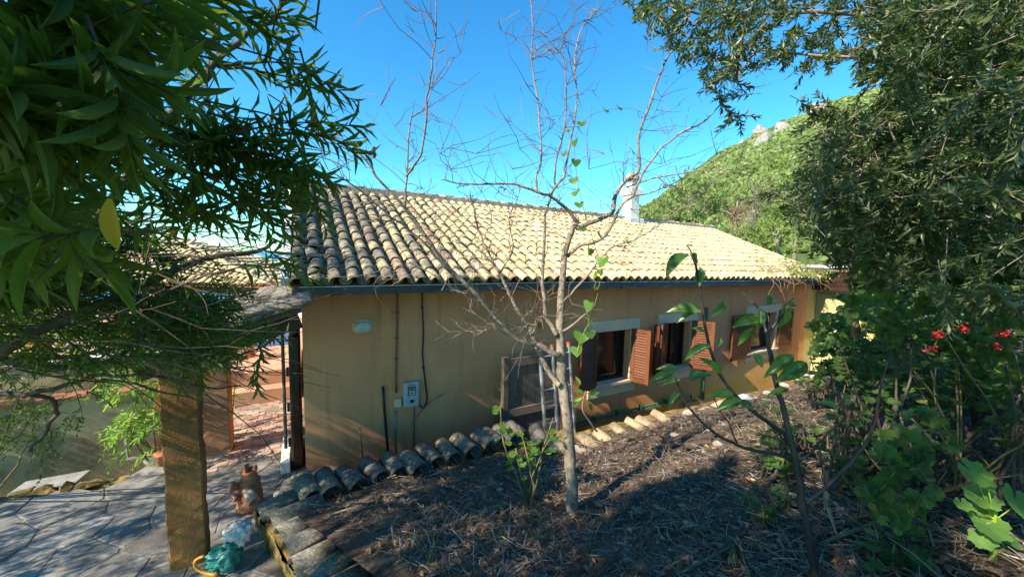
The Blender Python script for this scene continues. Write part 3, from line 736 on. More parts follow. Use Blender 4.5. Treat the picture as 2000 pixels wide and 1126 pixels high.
# eave board, roof deck
mb = MB(); 
mb.add([roof(T0, 0.03, -0.035), roof(T1, 0.03, -0.035), roof(T1, SL, -0.035), roof(T0, SL, -0.035), roof(T0, 0.03, -0.09), roof(T1, 0.03, -0.09), roof(T1, SL, -0.09), roof(T0, SL, -0.09)],
       [(0, 1, 2, 3), (7, 6, 5, 4), (0, 4, 5, 1), (2, 6, 7, 3), (0, 3, 7, 4), (1, 5, 6, 2)])
bk = HC(0, 2 * RID_W - EAVE_W, 0)
mb.add([HC(T0, RID_W + 0.01, RID_Z - 0.03), HC(T1, RID_W + 0.01, RID_Z - 0.03), HC(T1, 8.3, EAVE_Z), HC(T0, 8.3, EAVE_Z)], [(0, 1, 2, 3)])
obj('roof_deck', mb, M['fascia'], house)
mb = MB()
n_ = 24
for i in range(n_):
    ta_, tb_ = T0 + 0.04 + (T1 - T0 - .06) * i / n_, T0 + 0.04 + (T1 - T0 - .06) * (i + 1) / n_
    za, zb_ = roof((ta_ + tb_) / 2, 0)[2] - 0.02, -0.56
    mb.hbox(ta_, tb_, -0.19, -0.005, zb_, za - 0.005)
obj('fascia', mb, M['fascia'], house)
# verge mortar on the left edge, pale
mb = MB()
for i in range(12):
    s0, s1 = SL * i / 12, SL * (i + 1) / 12 - 0.004
    mb.box((roof(T0 - 0.05, (s0 + s1) / 2, 0.015)), A, RD, RNm, (0.10, s1 - s0, 0.10 + 0.02 * rs.rand()))
obj('verge_mortar', mb, M['white'], house)
# tiles: tapered half barrels
def barrel(r0, r1, L, th, n=8, flat=0.9):
    V = []; 
    for (y, r) in ((0, r0), (L, r1)):
        for rr in (r, r - th):
            V += [(rr * math.cos(q), y, rr * math.sin(q) * flat) for q in np.linspace(0, math.pi, n + 1)]
    m = n + 1; F4 = []
    for j in range(n):
        F4 += [(j, j + 1, 2 * m + j + 1, 2 * m + j), (m + j + 1, m + j, 3 * m + j, 3 * m + j + 1), (j + 1, j, m + j, m + j + 1), (2 * m + j, 2 * m + j + 1, 3 * m + j + 1, 3 * m + j)]
    F4 += [(0, 2 * m, 3 * m, m), (n, m + n, 3 * m + n, 2 * m + n)]
    T_ = [t_ for f in F4 for t_ in ((f[0], f[1], f[2]), (f[0], f[2], f[3]))]
    return np.array(V), np.array(T_)
TB = barrel(0.093, 0.074, 0.47, 0.014)
def bumpy(Tm, seed, k=0.004):
    r = np.random.RandomState(seed); V = Tm[0].copy()
    V[:, 0] += k * np.sin(V[:, 1] * 11 + r.uniform(0, 6)) ; V[:, 2] += k * np.sin(V[:, 1] * 14 + V[:, 0] * 20 + r.uniform(0, 6))
    return V, Tm[1]
TV = [bumpy(TB, i) for i in range(4)]
TM = [tri_mesh('roof_tile', v, t) for v, t in TV]
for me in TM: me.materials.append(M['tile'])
PITCHT, EXPO = 0.226, 0.362
rows = int(SL / EXPO) + 1; cols = int((T1 - T0) / PITCHT)
def fr(P, Xd, Yd, Zd):
    m = np.eye(4); m[:3, 0] = Xd; m[:3, 1] = Yd; m[:3, 2] = Zd; m[:3, 3] = P; return m
cand = []
for j in range(rows):
    for i in range(cols):
        t = T0 + 0.08 + i * PITCHT + rs.uniform(-.008, .008); s = j * EXPO + rs.uniform(-.014, .014) - 0.05
        if s > SL - 0.12: continue
        tilt = 0.035 + rs.uniform(-.012, .012); yaw = rs.normal() * .028
        if rs.rand() < .03: s -= rs.uniform(.02, .07); yaw += rs.normal() * .06
        yd = unit(RD * math.cos(yaw) + A * math.sin(yaw) - RNm * tilt); xd = unit(np.cross(yd, RNm)); zd = np.cross(xd, yd)
        P = roof(t, s, 0.018 + rs.uniform(0, .006))
        cand.append(fr(P, xd, yd, zd))
cand = np.array(cand)
px, py, dz = project(cand[:, :3, 3])
vis = (px > 570) & (px < 2000)
size = np.where(vis, 1.0 / dz, 0); order = np.argsort(-size)
near, far = order[:300], order[300:]
for k, i in enumerate(near): inst('roof_tile', TM[k % 4], cand[i], house)
Vs, Ts, o_ = [], [], 0
for k in range(4):
    v, t = cloud(*TV[k], cand[far[k::4]]); Vs.append(v); Ts.append(t + o_); o_ += len(v)
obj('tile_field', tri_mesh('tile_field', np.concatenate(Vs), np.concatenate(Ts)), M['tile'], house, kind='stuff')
# channel tiles between
ch = []
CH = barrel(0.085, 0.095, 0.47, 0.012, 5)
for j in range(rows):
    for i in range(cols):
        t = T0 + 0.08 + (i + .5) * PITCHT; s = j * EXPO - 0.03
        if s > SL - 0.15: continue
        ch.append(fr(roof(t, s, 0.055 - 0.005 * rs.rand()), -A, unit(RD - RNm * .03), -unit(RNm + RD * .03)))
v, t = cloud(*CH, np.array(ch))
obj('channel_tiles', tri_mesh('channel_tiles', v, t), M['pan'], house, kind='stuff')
# ridge: mortar bed and ridge tiles
mb = MB()
nr = 40
for i in range(nr):
    ta_, tb_ = T0 + (T1 - T0) * i / nr, T0 + (T1 - T0) * (i + 1) / nr
    dzr = -0.075 * max(0, (ta_ - 3)) / 9
    mb.hbox(ta_, tb_, RID_W - 0.13 - .02 * rs.rand(), RID_W + 0.13, RID_Z - 0.12 + dzr, RID_Z + 0.10 + 0.015 * rs.rand() + dzr)
obj('ridge_mortar', mb, M['mortar'], house)
RT = barrel(0.125, 0.105, 0.44, 0.016)
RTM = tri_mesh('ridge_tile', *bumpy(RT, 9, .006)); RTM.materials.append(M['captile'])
x = T0
while x < T1 - .1:
    dzr = -0.075 * max(0, (x - 3)) / 9
    inst('ridge_tile', RTM, fr(HC(x, RID_W, RID_Z + 0.06 + dzr + rs.uniform(-.01, .012)), -B, unit(A + Z * 0.03 + B * rs.uniform(-.05, .05)), Z), house); x += 0.37
# gutter
mb = MB()
g0, g1 = -0.10, 14.3
prof = [(-0.32, -0.455), (-0.325, -0.585), (-0.205, -0.585), (-0.205, -0.455), (-0.217, -0.455), (-0.217, -0.572), (-0.313, -0.572), (-0.308, -0.455)]
def gz(t): return -0.02 * t / 14 - 0.06 * max(0, t - 3) / 9
v = []; ns = 20
for i in range(ns + 1):
    t = g0 + (g1 - g0) * i / ns
    v += [HC(t, w_, z_ + gz(t) + 0.02) for w_, z_ in prof]
m8 = len(prof)
mb.add(v, [(i * m8 + j, i * m8 + (j + 1) % m8, (i + 1) * m8 + (j + 1) % m8, (i + 1) * m8 + j) for i in range(ns) for j in range(m8)] + [tuple(range(m8)), tuple(ns * m8 + j for j in range(m8))])
go = obj('gutter', mb, M['gutter'], house)
for k in range(11):
    t = 0.35 + k * 1.32
    mb = MB(); mb.hbox(t, t + 0.03, -0.33, -0.195, -0.43 + gz(t), -0.42 + gz(t)); mb.hbox(t, t + .03, -0.332, -0.327, -0.575 + gz(t), -0.43 + gz(t))
    obj('gutter_bracket', mb, M['gutter'], go)
mb = MB(); mb.tube([HC(T0 + 0.1, -0.335, -0.452), HC(4, -0.335, -0.45), HC(9, -0.335, -0.50), HC(14, -0.335, -0.535)], 0.006, 5)
obj('gutter_wire', mb, M['white'], go)
# grey green drain pipe from the gutter end down along the porch roof edge
dp = [HC(0.03, -0.26, -0.57), HC(0.03, -0.26, -0.66), HC(-0.02, -0.3, -0.72), HC(-0.16, -0.42, -0.76), HC(-0.5, -0.75, -0.80), HC(-0.75, -1.0, -0.86), HC(-1.15, -1.26, -0.98), HC(-1.32, -1.27, -1.04)]
mb = MB(); mb.tube(dp, 0.042, 10); obj('drain_pipe', mb, M['pipegrey'], house, smooth=True)
# windows
def window(i):
    x0, x1, z0, z1 = WIN[i]
    fw = MB(); d = 0.20
    for a_, b_, c_, e_ in ((x0, x1, z1 - .055, z1), (x0, x1, z0, z0 + .055), (x0, x0 + .05, z0 + .055, z1 - .055), (x1 - .05, x1, z0 + .055, z1 - .055)): fw.hbox(a_, b_, d - .04, d + .04, c_, e_)
    if i == 1: fw.hbox((x0 + x1) / 2 - .025, (x0 + x1) / 2 + .025, d - .035, d + .03, z0 + .055, z1 - .055)
    f = obj('window', fw, M['darkwood'], house)
    mb = MB(); mb.hbox(x0 + .04, x1 - .04, d + .004, d + .012, z0 + .05, z1 - .05); obj('pane', mb, M['glass'], f)
    if i == 0:
        mb = MB()
        for k in range(1, 8): mb.hbox(x0 + (x1 - x0) * k / 8 - .002, x0 + (x1 - x0) * k / 8 + .002, d - .03, d - .026, z0 + .055, z1 - .055)
        obj('fly_screen', mb, M['darkwood'], f)
    # lintel and sill: cream bands standing 25 mm proud of the wall
    l = MB(); l.hbox(x0 - .27, x1 + .27, -.028, .02, z1 + .002, z1 + .235); l.hbox(x0 - .27, x0 - .0, -.027, .02, z1 - .13, z1 + .002); l.hbox(x1 + .0, x1 + .27, -.027, .02, z1 - .13, z1 + .002)
    l.hbox(x0 - .11, x0 - .001, -.026, .02, z0 + .02, z1 - .13); l.hbox(x1 + .001, x1 + .11, -.026, .02, z0 + .02, z1 - .13)
    obj('lintel', l, M['sill'], f, bevel=.006)
    s = MB(); s.hbox(x0 - .2, x1 + .2, -.07, .16, z0 - .06, z0 + .002); s.hbox(x0 - .2, x1 + .2, -.03, .02, z0 - .27, z0 - .061)
    obj('sill', s, M['sill'], f, bevel=.006)
for i in range(3): window(i)
def shutter(hx, ang, wd, z0, z1, mat, side):
    """louvred leaf hinged at hx on the wall face; ang measured from the wall plane"""
    ax = A * side * math.cos(ang) - B * math.sin(ang); nn = np.cross(ax, Z)
    o = HC(hx, -0.045, 0)
    fr_ = MB(); sw = 0.075; h = z1 - z0
    c = lambda u_, z_: o + ax * u_ + Z * z_
    fr_.box(c(sw / 2, (z0 + z1) / 2), ax, nn, Z, (sw, .035, h)); fr_.box(c(wd - sw / 2, (z0 + z1) / 2), ax, nn, Z, (sw, .035, h))
    for zc, hh in ((z1 - .04, .08), (z0 + .05, .10)): fr_.box(c(wd / 2, zc), ax, nn, Z, (wd - 2 * sw, .033, hh))
    f = obj('shutter', fr_, mat, house)
    n = 17; zs = np.linspace(z0 + .135, z1 - .115, n)
    tl = unit(nn * 0.65 - Z * 0.76) if (nn @ B) < 0 else unit(-nn * 0.65 - Z * 0.76)
    for zc in zs:
        mb = MB(); mb.box(c(wd / 2, zc), ax, np.cross(tl, ax), tl, (wd - 2 * sw, .009, .052)); obj('slat', mb, mat, f)
    mb = MB(); mb.box(c(.02, z0 + .2), ax, nn, Z, (.05, .045, .03)); mb.box(c(.02, z1 - .2), ax, nn, Z, (.05, .045, .03)); obj('hinge', mb, M['iron'], f)
x0, x1, z0, z1 = WIN[0]
shutter(x0 - .01, math.radians(14), .56, z0 - .03, z1 + .02, M['shutterdark'], -1)
shutter(x1 + .01, math.radians(72), .42, z0 - .03, z1 + .02, M['shutter'], 1)
wx0, wx1, z0b, z1b = WIN[1]
shutter(wx0 - .01, math.radians(24), .40, z0b - .03, z1b + .02, M['shutter'], -1)
shutter(wx0 - .40, math.radians(52), .34, z0b - .03, z1b + .02, M['shutter'], -1)
shutter(wx1 + .01, math.radians(58), .50, z0b - .03, z1b + .02, M['shutter'], 1)
x0, x1, z0, z1 = WIN[2]
shutter(x0 - .01, math.radians(2), 1.0, z0 - .12, z1 + .03, M['shutterdark'], -1)
shutter(x1 + .14, math.radians(2), .78, z0 - .08, z1 + .06, M['shutterdark'], 1)
# chimney standing on the ridge
ct, cw_ = 10.25, RID_W - 0.12
mb = MB()
zc0 = RID_Z - 0.1
mb.hbox(ct - .35, ct + .35, cw_ - .32, cw_ + .32, zc0 - .25, zc0 + .10)
mb.hbox(ct - .21, ct + .21, cw_ - .20, cw_ + .20, zc0 + .10, zc0 + .90)
mb.hbox(ct - .29, ct + .29, cw_ - .27, cw_ + .27, zc0 + .90, zc0 + 1.12)
mb.hbox(ct - .24, ct + .24, cw_ - .23, cw_ + .23, zc0 + 1.12, zc0 + 1.18)
mb.hbox(ct - .14, ct + .14, cw_ - .13, cw_ + .13, zc0 + 1.18, zc0 + 1.42)
ch_ = obj('chimney', mb, M['white'], house, bevel=.02)
mb = MB(); mb.lathe(HC(ct, cw_, zc0 + 1.42), [(.23, 0), (.27, .05), (.24, .09), (.25, .14), (.17, .22), (.12, .25), (.02, .30)], 14)
obj('chimney_cap', mb, M['mortar'], ch_, smooth=True)
# dark wooden door leaf standing open at the corner, with a pale step under it
mb = MB(); mb.hbox(-.17, -.03, 0.03, 0.78, -3.03, -1.15)
mb.hbox(-.13, -.05, 0.06, 0.7, -1.15, -1.02)
d = obj('door', mb, M['darkwood'], house, bevel=.03)
mb = MB()
for k in (-2.7, -2.2, -1.7): mb.hbox(-.205, -.172, 0.05, 0.09, k, k + .12)
obj('hinge', mb, M['iron'], d)
mb = MB(); mb.hbox(-.30, -.19, -0.02, .9, -3.045, -2.88); obj('doorstep', mb, M['white'], house, bevel=.01)
mb = MB(); mb.tube([HC(-.24, .2, -.75), HC(-.24, .2, -2.78)], .022, 8); obj('rain_pipe', mb, M['gutter'], house)

# ================================================================== PORCH (lean-to roof on pillars)
PB = PZ(367, 1110, PZ0); PBt = (PB - C0) @ A; PBw = (PB - C0) @ B
porch = thing('porch', HC(PBt, 0.4, PZ0), 'lean-to porch with old tiled roof on square ochre pillars', 'porch')
def pil(t, w_, sx, sw_, z1, mat, lab=None):
    mb = MB(); nz = 9
    for k in range(nz):
        za, zb = PZ0 + (z1 - PZ0) * k / nz, PZ0 + (z1 - PZ0) * (k + 1) / nz
    nz, rr = 36, np.random.RandomState(int(abs(t) * 1000)); ring = []
    for fx, fy in [(-1, -.8), (-.8, -1), (-.3, -1), (.3, -1), (.8, -1), (1, -.8), (1, -.3), (1, .3), (1, .8), (.8, 1), (.3, 1), (-.3, 1), (-.8, 1), (-1, .8), (-1, .3), (-1, -.3)]:
        k = .88 if abs(fx) > .7 and abs(fy) > .7 else 1.0
        ring.append((fx * sx / 2 + (0 if k == 1 else 0), fy * sw_ / 2))
    for q in range(len(ring)):                   # round the corners a little
        x_, y_ = ring[q]
        cx = max(-sx / 2 + .012, min(sx / 2 - .012, x_)); cy = max(-sw_ / 2 + .012, min(sw_ / 2 - .012, y_))
        ring[q] = (x_ if abs(y_) < sw_ / 2 - 1e-4 or abs(x_) < sx * .39 else math.copysign(sx / 2 - .012, x_), y_ if abs(x_) < sx / 2 - 1e-4 or abs(y_) < sw_ * .39 else math.copysign(sw_ / 2 - .012, y_))
    v = []; nr_ = len(ring)
    for k in range(nz + 1):
        z_ = PZ0 - .1 + (z1 - PZ0 + .1) * k / nz; sway = .004 * math.sin(k * .5 + t)
        for q, (x_, y_) in enumerate(ring):
            chip = -.018 * (rr.rand() ** 6) if (q % 4 in (0, 1)) else 0
            sc_ = 1 + chip / max(.08, math.hypot(x_, y_)) + rr.normal() * .006
            v.append(HC(t + sway + x_ * sc_, w_ + sw_ / 2 + y_ * sc_, z_))
    mb.add(v, [(k * nr_ + q, k * nr_ + (q + 1) % nr_, (k + 1) * nr_ + (q + 1) % nr_, (k + 1) * nr_ + q) for k in range(nz) for q in range(nr_)] + [tuple(nz * nr_ + q for q in range(nr_))])
    return obj('pillar', mb, mat, porch, label=lab)
pil(PBt, PBw + .02, .285, .17, -1.02, M['pillar'], 'ochre pillar with dark damp stains')
C2 = PZ(420, 890, PZ0); c2t, c2w = (C2 - C0) @ A, (C2 - C0) @ B
pil(c2t + .02, c2w, .34, .34, -1.05, M['pillarred'], 'faded red brown pillar')
PR_W0, PR_W1, PR_T0, PR_T1 = -1.22, 2.6, -1.32, 0.0
def proof(t, w_, h=0.0):
    return HC(t, w_, -0.60 + 0.31 * t + h)
pn = unit(np.cross(A + Z * .31, B)); pn = pn if pn[2] > 0 else -pn
pdn = unit(-(A + Z * .31))
mb = MB()
q8 = [proof(PR_T0, PR_W0), proof(PR_T1, PR_W0), proof(PR_T1, PR_W1), proof(PR_T0, PR_W1)]
mb.add(q8 + [p_ - Z * .05 for p_ in q8], [(0, 1, 2, 3), (7, 6, 5, 4), (0, 4, 5, 1), (1, 5, 6, 2), (2, 6, 7, 3), (3, 7, 4, 0)])
obj('roof_deck', mb, M['greywood'], porch)
mb = MB()
for w_ in (PR_W0 + .06, PR_W1 - .1, .6):
    mb = MB(); mb.box((proof(-.66, w_, -.14)), unit(A + Z * .31), B, pn, (1.36, .09, .15)); obj('rafter', mb, M['darkwood'], porch)
mb = MB(); mb.hbox(PBt - .07, PBt + .07, PR_W0 + .1, PR_W1, -1.07, -.97); obj('beam', mb, M['darkwood'], porch)
PT = barrel(0.10, 0.082, 0.45, 0.014); PTM = [tri_mesh('roof_tile', *bumpy(PT, 40 + k, .006)) for k in range(3)]
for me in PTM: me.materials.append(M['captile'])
k = 0
for i in range(int((PR_W1 - PR_W0) / .235) + 1):
    for j in range(6):
        t_ = PR_T0 - .06 + j * .355
        if t_ > -.15: continue
        inst('roof_tile', PTM[k % 3], fr(proof(t_ + rs.uniform(-.015, .015), PR_W0 + .05 + i * .235, .02), B, unit(-pdn + pn * -.03 + B * rs.uniform(-.03, .03)), pn), porch); k += 1
# lantern on the far pillar
L0 = PF(413, 700, c2w - .12)
lan = thing('wall_lantern', L0, 'small black lantern on the red brown pillar', 'lantern')
mb = MB(); mb.tube([L0 + Z * .12 + B * .11, L0 + Z * .16 + B * .05, L0 + Z * .13], .012, 6); obj('bracket', mb, M['iron'], lan)
mb = MB(); mb.lathe(L0 + Z * .02, [(.012, .10), (.075, .055), (.08, .045), (.06, .04)], 6); mb.lathe(L0 - Z * .14, [(.012, 0), (.045, .02), (.05, .03)], 6); obj('roof', mb, M['iron'], lan)
mb = MB(); mb.lathe(L0 - Z * .11, [(.045, 0), (.062, .16)], 6); obj('lamp_glass', mb, M['glass'], lan)

# ================================================================== RETAINING WALLS WITH TILE COPING
CT = barrel(0.105, 0.085, 0.43, 0.016)
CTM = [tri_mesh('coping_tile', *bumpy(CT, 60 + k, .009)) for k in range(4)]
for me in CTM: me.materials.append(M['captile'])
E2 = np.array([0.8992, 0.4376, 0]); EN3 = np.array([EN[0], EN[1], 0])      # along / out from the bank edge
def edge_pt(s, off=0.0, z=0.0):
    """s metres along the bank edge from its left end, off metres towards the camera"""
    return np.array([-2.33, 4.0, 0]) + E2 * s + EN3 * off + Z * z
gw = thing('garden_wall', edge_pt(1.2, -.1, -3.9), 'long low retaining wall in front of the house with a row of lichened coping tiles', 'wall')
mb = MB()
for k in range(26):
    s = -.12 + k * .36
    mb.box(edge_pt(s + .18, -.12 + rs.uniform(-.012, .012), (-2.80 - 4.3) / 2 + (0 if k < 11 else -.10)), E2, EN3, Z, (.356, .30 + rs.uniform(-.02, .03), 1.5 + rs.uniform(-.02, .02)))
obj('wall_body', mb, M['oldwall'], gw)
tp = [(598, 938), (638, 928), (684, 918), (726, 905), (765, 894), (803, 890), (838, 876), (872, 868), (904, 858), (942, 846), (960, 842), (983, 838), (1004, 830), (1052, 842), (1086, 858)]
down = unit(-EN3 * 0.93 + Z * 0.30)         # tiles slope down towards the camera
for k, (px, py) in enumerate(tp):
    P = PZ(px, py, -2.585 + .01 * (k % 3)); P[2] -= .085
    yaw = rs.uniform(-.12, .12) + (.5 if k in (13,) else 0) - (.1 if k == 5 else 0)
    yd = unit(np.array([-.74, .64, .20]) + E2 * yaw); xd = unit(np.cross(yd, Z)); zd = np.cross(xd, yd); roll_ = rs.uniform(-.10, .10)
    xd, zd = xd * math.cos(roll_) + zd * math.sin(roll_), zd * math.cos(roll_) - xd * math.sin(roll_)
    sc = rs.uniform(.95, 1.08)
    P = P - yd * .20
    inst('coping_tile', CTM[k % 4], fr(P, xd * sc * 1.22, yd * sc * .86, zd * sc * 1.12), gw)
    if k < 12:                               # upturned channel tile between two covers
        P2 = edge_pt(0, 0, 0) * 0 + P + E2 * .115 - Z * .02
        inst('coping_tile', CTM[(k + 1) % 4], fr(P2 + yd * .03, -xd * .9, yd * .8, -zd * .9), gw)
LTM = [tri_mesh('loose_roof_tile', *bumpy(CT, 70 + k, .012)) for k in range(4)]
for me in LTM: me.materials.append(M['tan'])
# loose sunlit tiles farther right, tipped over the edge
lt = [(1150, 858, .35), (1180, 852, .2), (1212, 838, .3), (1240, 826, -.1), (1262, 822, .15), (1292, 812, .25)]
for k, (px, py, yaw) in enumerate(lt):
    P = PZ(px, py, -2.70); 
    yd = unit(np.array([-.74, .60, .22 + rs.uniform(-.1, .12)]) + E2 * yaw); xd = unit(np.cross(yd, Z)); zd = np.cross(xd, yd)
    o = inst('loose_roof_tile', LTM[k % 4], fr(P - yd * .2 - Z * .05, xd * 1.15, yd * .85, zd * 1.15), None)
    labs = ['leftmost of the pale sunlit loose tiles lying on the bank edge', 'second pale loose tile right of the bare tree trunk', 'third pale loose tile on the bank edge under the first window', 'upright pale loose tile in the middle of the sunlit row', 'pale loose tile beside the upright one on the bank edge', 'rightmost pale loose tile by the dry grass']
    tag(o, labs[k], 'roof tile', 'loose tiles on the bank edge')
# edging stones
es = [(1105, 868, .10), (1128, 880, .12), (1345, 806, .10), (1380, 800, .11), (1420, 793, .16), (1372, 812, .09), (1452, 778, .14), (1478, 782, .13), (1500, 768, .10), (1530, 752, .11), (1555, 742, .10), (1583, 733, .11), (1400, 868, .07), (1318, 850, .06)]
est = ['grey stone at the foot of the bare tree', 'flat stone right behind the bare tree trunk', 'small tan stone right of the loose tiles', 'tan stone under the second window', 'long tan stone lying on the bank edge', 'tan stone sunk in dry grass near the edge', 'pale bluish stone on the bank edge', 'second bluish stone under the third window', 'rounded pale stone beyond the bluish stones', 'pale stone below the third window sill', 'small pale stone near the house end', 'last pale edging stone by the house end', 'lone stone in the dry litter', 'small stone in the sunlit grass']
for k, (px, py, r) in enumerate(es):
    P = PG(px, py) if k >= 12 else PZ(px, py, -2.68)
    mb = MB(); mb.blob(P, (r * 1.5 if k == 4 else r * 1.1, r * .8, r * .6), 100 + k, .35, 2)
    obj('edging_stone', mb, M['bluestone'] if k in (6, 7) else M['edgestone'], label=est[k], cat='stone', group='edging stones along the bank')
# side wall coming towards the camera
sw = thing('side_wall', [*((W0 + W1) / 2), PZ0], 'short crumbling ochre wall with big coping tiles beside the flagstone path', 'wall')
WD3 = np.array([WD[0], WD[1], 0]); WN3 = np.array([WN[0], WN[1], 0])
def sidew(s, off, z): return np.array([W0[0], W0[1], 0]) + WD3 * s + WN3 * off + Z * z
# lumpy plastered face
ns_, nz_ = 60, 34
Vw = []
for i in range(ns_ + 1):
    for j in range(nz_ + 1):
        s = -.25 + 2.9 * i / ns_; z = -3.35 + (3.35 - 2.78) * j / nz_
        fx = .028 * smooth_noise(np.array(s * 3), np.array(z * 1.2), .35, 8) + .02 * smooth_noise(np.array(s), np.array(z * .4), .07, 9) + .012 * smooth_noise(np.array(s), np.array(z), .03, 10)
        Vw.append(sidew(s, -.20 + float(fx) - .05 * (j / nz_), z))
mb = MB(); mb.add(Vw, [(i * (nz_ + 1) + j, (i + 1) * (nz_ + 1) + j, (i + 1) * (nz_ + 1) + j + 1, i * (nz_ + 1) + j + 1) for i in range(ns_) for j in range(nz_)])
mb.box(sidew(1.2, .06, -3.2), WD3, WN3, Z, (2.9, .34, .86)); 
mb.box(sidew(1.2, -.01, -2.80), WD3, WN3, Z, (2.86, .46, .04))
obj('wall_body', mb, M['oldwall'], sw)
BT = barrel(0.125, 0.105, 0.50, 0.018); BTM = [tri_mesh('coping_tile', *bumpy(BT, 80 + k, .012)) for k in range(3)]
for me in BTM: me.materials.append(M['captile'])
for k in range(11):
    s = -.02 + k * .248 + rs.uniform(-.015, .015)
    P = sidew(s, -.24 + rs.uniform(-.03, .03), -2.765 + rs.uniform(-.02, .02))
    yd = unit(WN3 + WD3 * rs.uniform(-.10, .08) - A * .0 + Z * (.03 + rs.uniform(-.06, .06))); xd = unit(np.cross(yd, Z)); zd = np.cross(xd, yd)
    inst('coping_tile', BTM[k % 3], fr(P, xd, yd, zd), sw)
    if k % 2 == 0: inst('coping_tile', BTM[(k + 1) % 3], fr(P + WD3 * .12 - Z * .005, -xd * .9, yd * .9, -zd * .9), sw)
# broken slate pieces at the wall corner
for k, (px, py) in enumerate([(560, 952), (545, 962), (575, 944)]):
    P = PZ(px, py, -2.72); mb = MB(); mb.blob(P, (.09, .07, .02), 130 + k, .4, 1)
    obj('slate_piece', mb, M['stone'], label=['flat slate chip at the corner of the two low walls', 'darkest slate chip left of the first coping tile', 'small slate chip tucked against the first coping tile'][k], cat='stone', group='slate chips at the wall corner')

# ================================================================== THINGS ON THE HOUSE WALL
def onwall(px, py, off=0.0): return PF(px, py, -off)
P = onwall(707, 637, .0)
lamp = thing('bulkhead_lamp', P, 'oval bulkhead lamp with half covered ribbed glass on the house wall', 'wall lamp')
def oval(mb, c, rx, rz, d0, d1, n=24, sq=3.0, dome=0.0):
    pts = []
    for q in np.linspace(0, 2 * math.pi, n, endpoint=False):
        cx, cz = math.cos(q), math.sin(q); k = (abs(cx) ** sq + abs(cz) ** sq) ** (-1 / sq); pts.append((cx * k * rx, cz * k * rz))
    v = [c + A * x - B * d0 + Z * z for x, z in pts] + [c + A * x - B * d1 + Z * z for x, z in pts] + [c + A * x * .75 - B * (d1 + dome) + Z * z * .75 for x, z in pts]
    f = [(i, (i + 1) % n, n + (i + 1) % n, n + i) for i in range(n)] + [(n + i, n + (i + 1) % n, 2 * n + (i + 1) % n, 2 * n + i) for i in range(n)] + [tuple(range(2 * n, 3 * n))]
    return mb.add(v, f)
mb = MB(); oval(mb, P, .135, .098, 0, .04, sq=2.8, dome=.01); obj('base', mb, M['sill'], lamp, smooth=False)
mb = MB(); oval(mb, P, .12, .084, .045, .07, sq=2.8, dome=.03); obj('lamp_glass', mb, M['lampglass'], lamp, smooth=True)
mb = MB()
for k in range(4): mb.box(P - B * .088 + Z * (.066 - k * .018), A, B, Z, (.19, .02, .008))
obj('guard', mb, M['pipegrey'], lamp)
# meter box
P = onwall(801, 766, .0)
ax_ = A
mt = thing('meter_box', P, 'grey metal meter box with small window on the house wall', 'meter box')
mb = MB(); mb.box(P - B * .055, A, B, Z, (.235, .11, .385)); obj('body', mb, M['greybox'], mt, bevel=.022)
mb = MB(); mb.box(P - B * .115 + Z * .06, A, B, Z, (.115, .014, .135)); wf = obj('window', mb, M['iron'], mt)
mb = MB(); mb.box(P - B * .124 + Z * .055, A, B, Z, (.09, .006, .105)); obj('pane', mb, M['lampglass'], wf)
mb = MB(); mb.box(P - B * .129 + Z * .085, A, B, Z, (.065, .006, .022)); mb.box(P - B * .129 + Z * .035, A, B, Z, (.05, .006, .012)); obj('dial', mb, M['black'], wf)
mb = MB(); mb.box(P - B * .116 - Z * .10, A, B, Z, (.055, .014, .045)); obj('latch', mb, M['black'], mt)
mb = MB(); xx = -.062                                    # unreadable row of dark letters along the top
for k, wd in enumerate((.008, .012, .007, .012, .006, .012, .012, .005)):
    c = P - B * .1115 + Z * .155 + A * (xx + wd / 2)
    mb.box(c - A * wd * .35, A, B, Z, (.0035, .004, .018))
    if k % 2: mb.box(c + A * wd * .35, A, B, Z, (.0035, .004, .018)); mb.box(c + Z * .007, A, B, Z, (wd * .5, .004, .0035))
    if k % 3 == 0: mb.box(c - Z * .007, A, B, Z, (wd, .004, .0035))
    xx += wd + .006
obj('lettering', mb, M['black'], mt)
P = onwall(776, 784, .0)
jb = thing('junction_box', P, 'small tan junction box left of the meter box', 'junction box')
mb = MB(); mb.box(P - B * .035, A, B, Z, (.105, .07, .13)); obj('body', mb, M['sill'], jb, bevel=.01)
mb = MB(); mb.box(P - B * .074, A, B, Z, (.085, .008, .105)); obj('lid', mb, M['sill'], jb)
def wallline(name, pix, r, mat, label, cat, off=.03, clips=0):
    pts = [onwall(px, py, off) for px, py in pix]
    mb = MB(); mb.tube(pts, r, 8); o = obj(name, mb, mat, smooth=True); tag(o, label, cat)
    for k in range(clips):
        i = 1 + k * max(1, (len(pts) - 2) // max(1, clips)); i = min(i, len(pts) - 1); c = pts[i]
        m2 = MB(); m2.box(c + B * .01, A, B, Z, (r * 3.4, .035, .02)); obj('clip', m2, M['iron'], o)
    return o
wallline('conduit', [(776, 556), (776, 610), (775, 660), (774, 700), (773, 740), (774, 766)], .016, M['rust'], 'thin rusty conduit running from the gutter to the junction box', 'conduit', .03, 3)
wallline('black_cable', [(824, 545), (825, 600), (827, 650), (825, 690), (827, 718), (831, 750), (834, 775), (832, 790), (827, 796), (822, 795), (818, 786)], .013, M['black'], 'black cable hanging in a loop to the meter box', 'cable', .03, 3)
wallline('steel_tube', [(748, 754), (750, 790), (754, 840), (758, 884)], .021, M['iron'], 'dark steel tube leaning on the wall left of the meter', 'tube', .06)
wallline('earth_rod', [(703, 835), (705, 860), (709, 895)], .012, M['rust'], 'short rusty rod standing by the wall', 'rod', .10)
wallline('lower_conduit', [(771, 801), (772, 840), (774, 885)], .016, M['pole'], 'grey conduit below the junction box', 'conduit', .03)
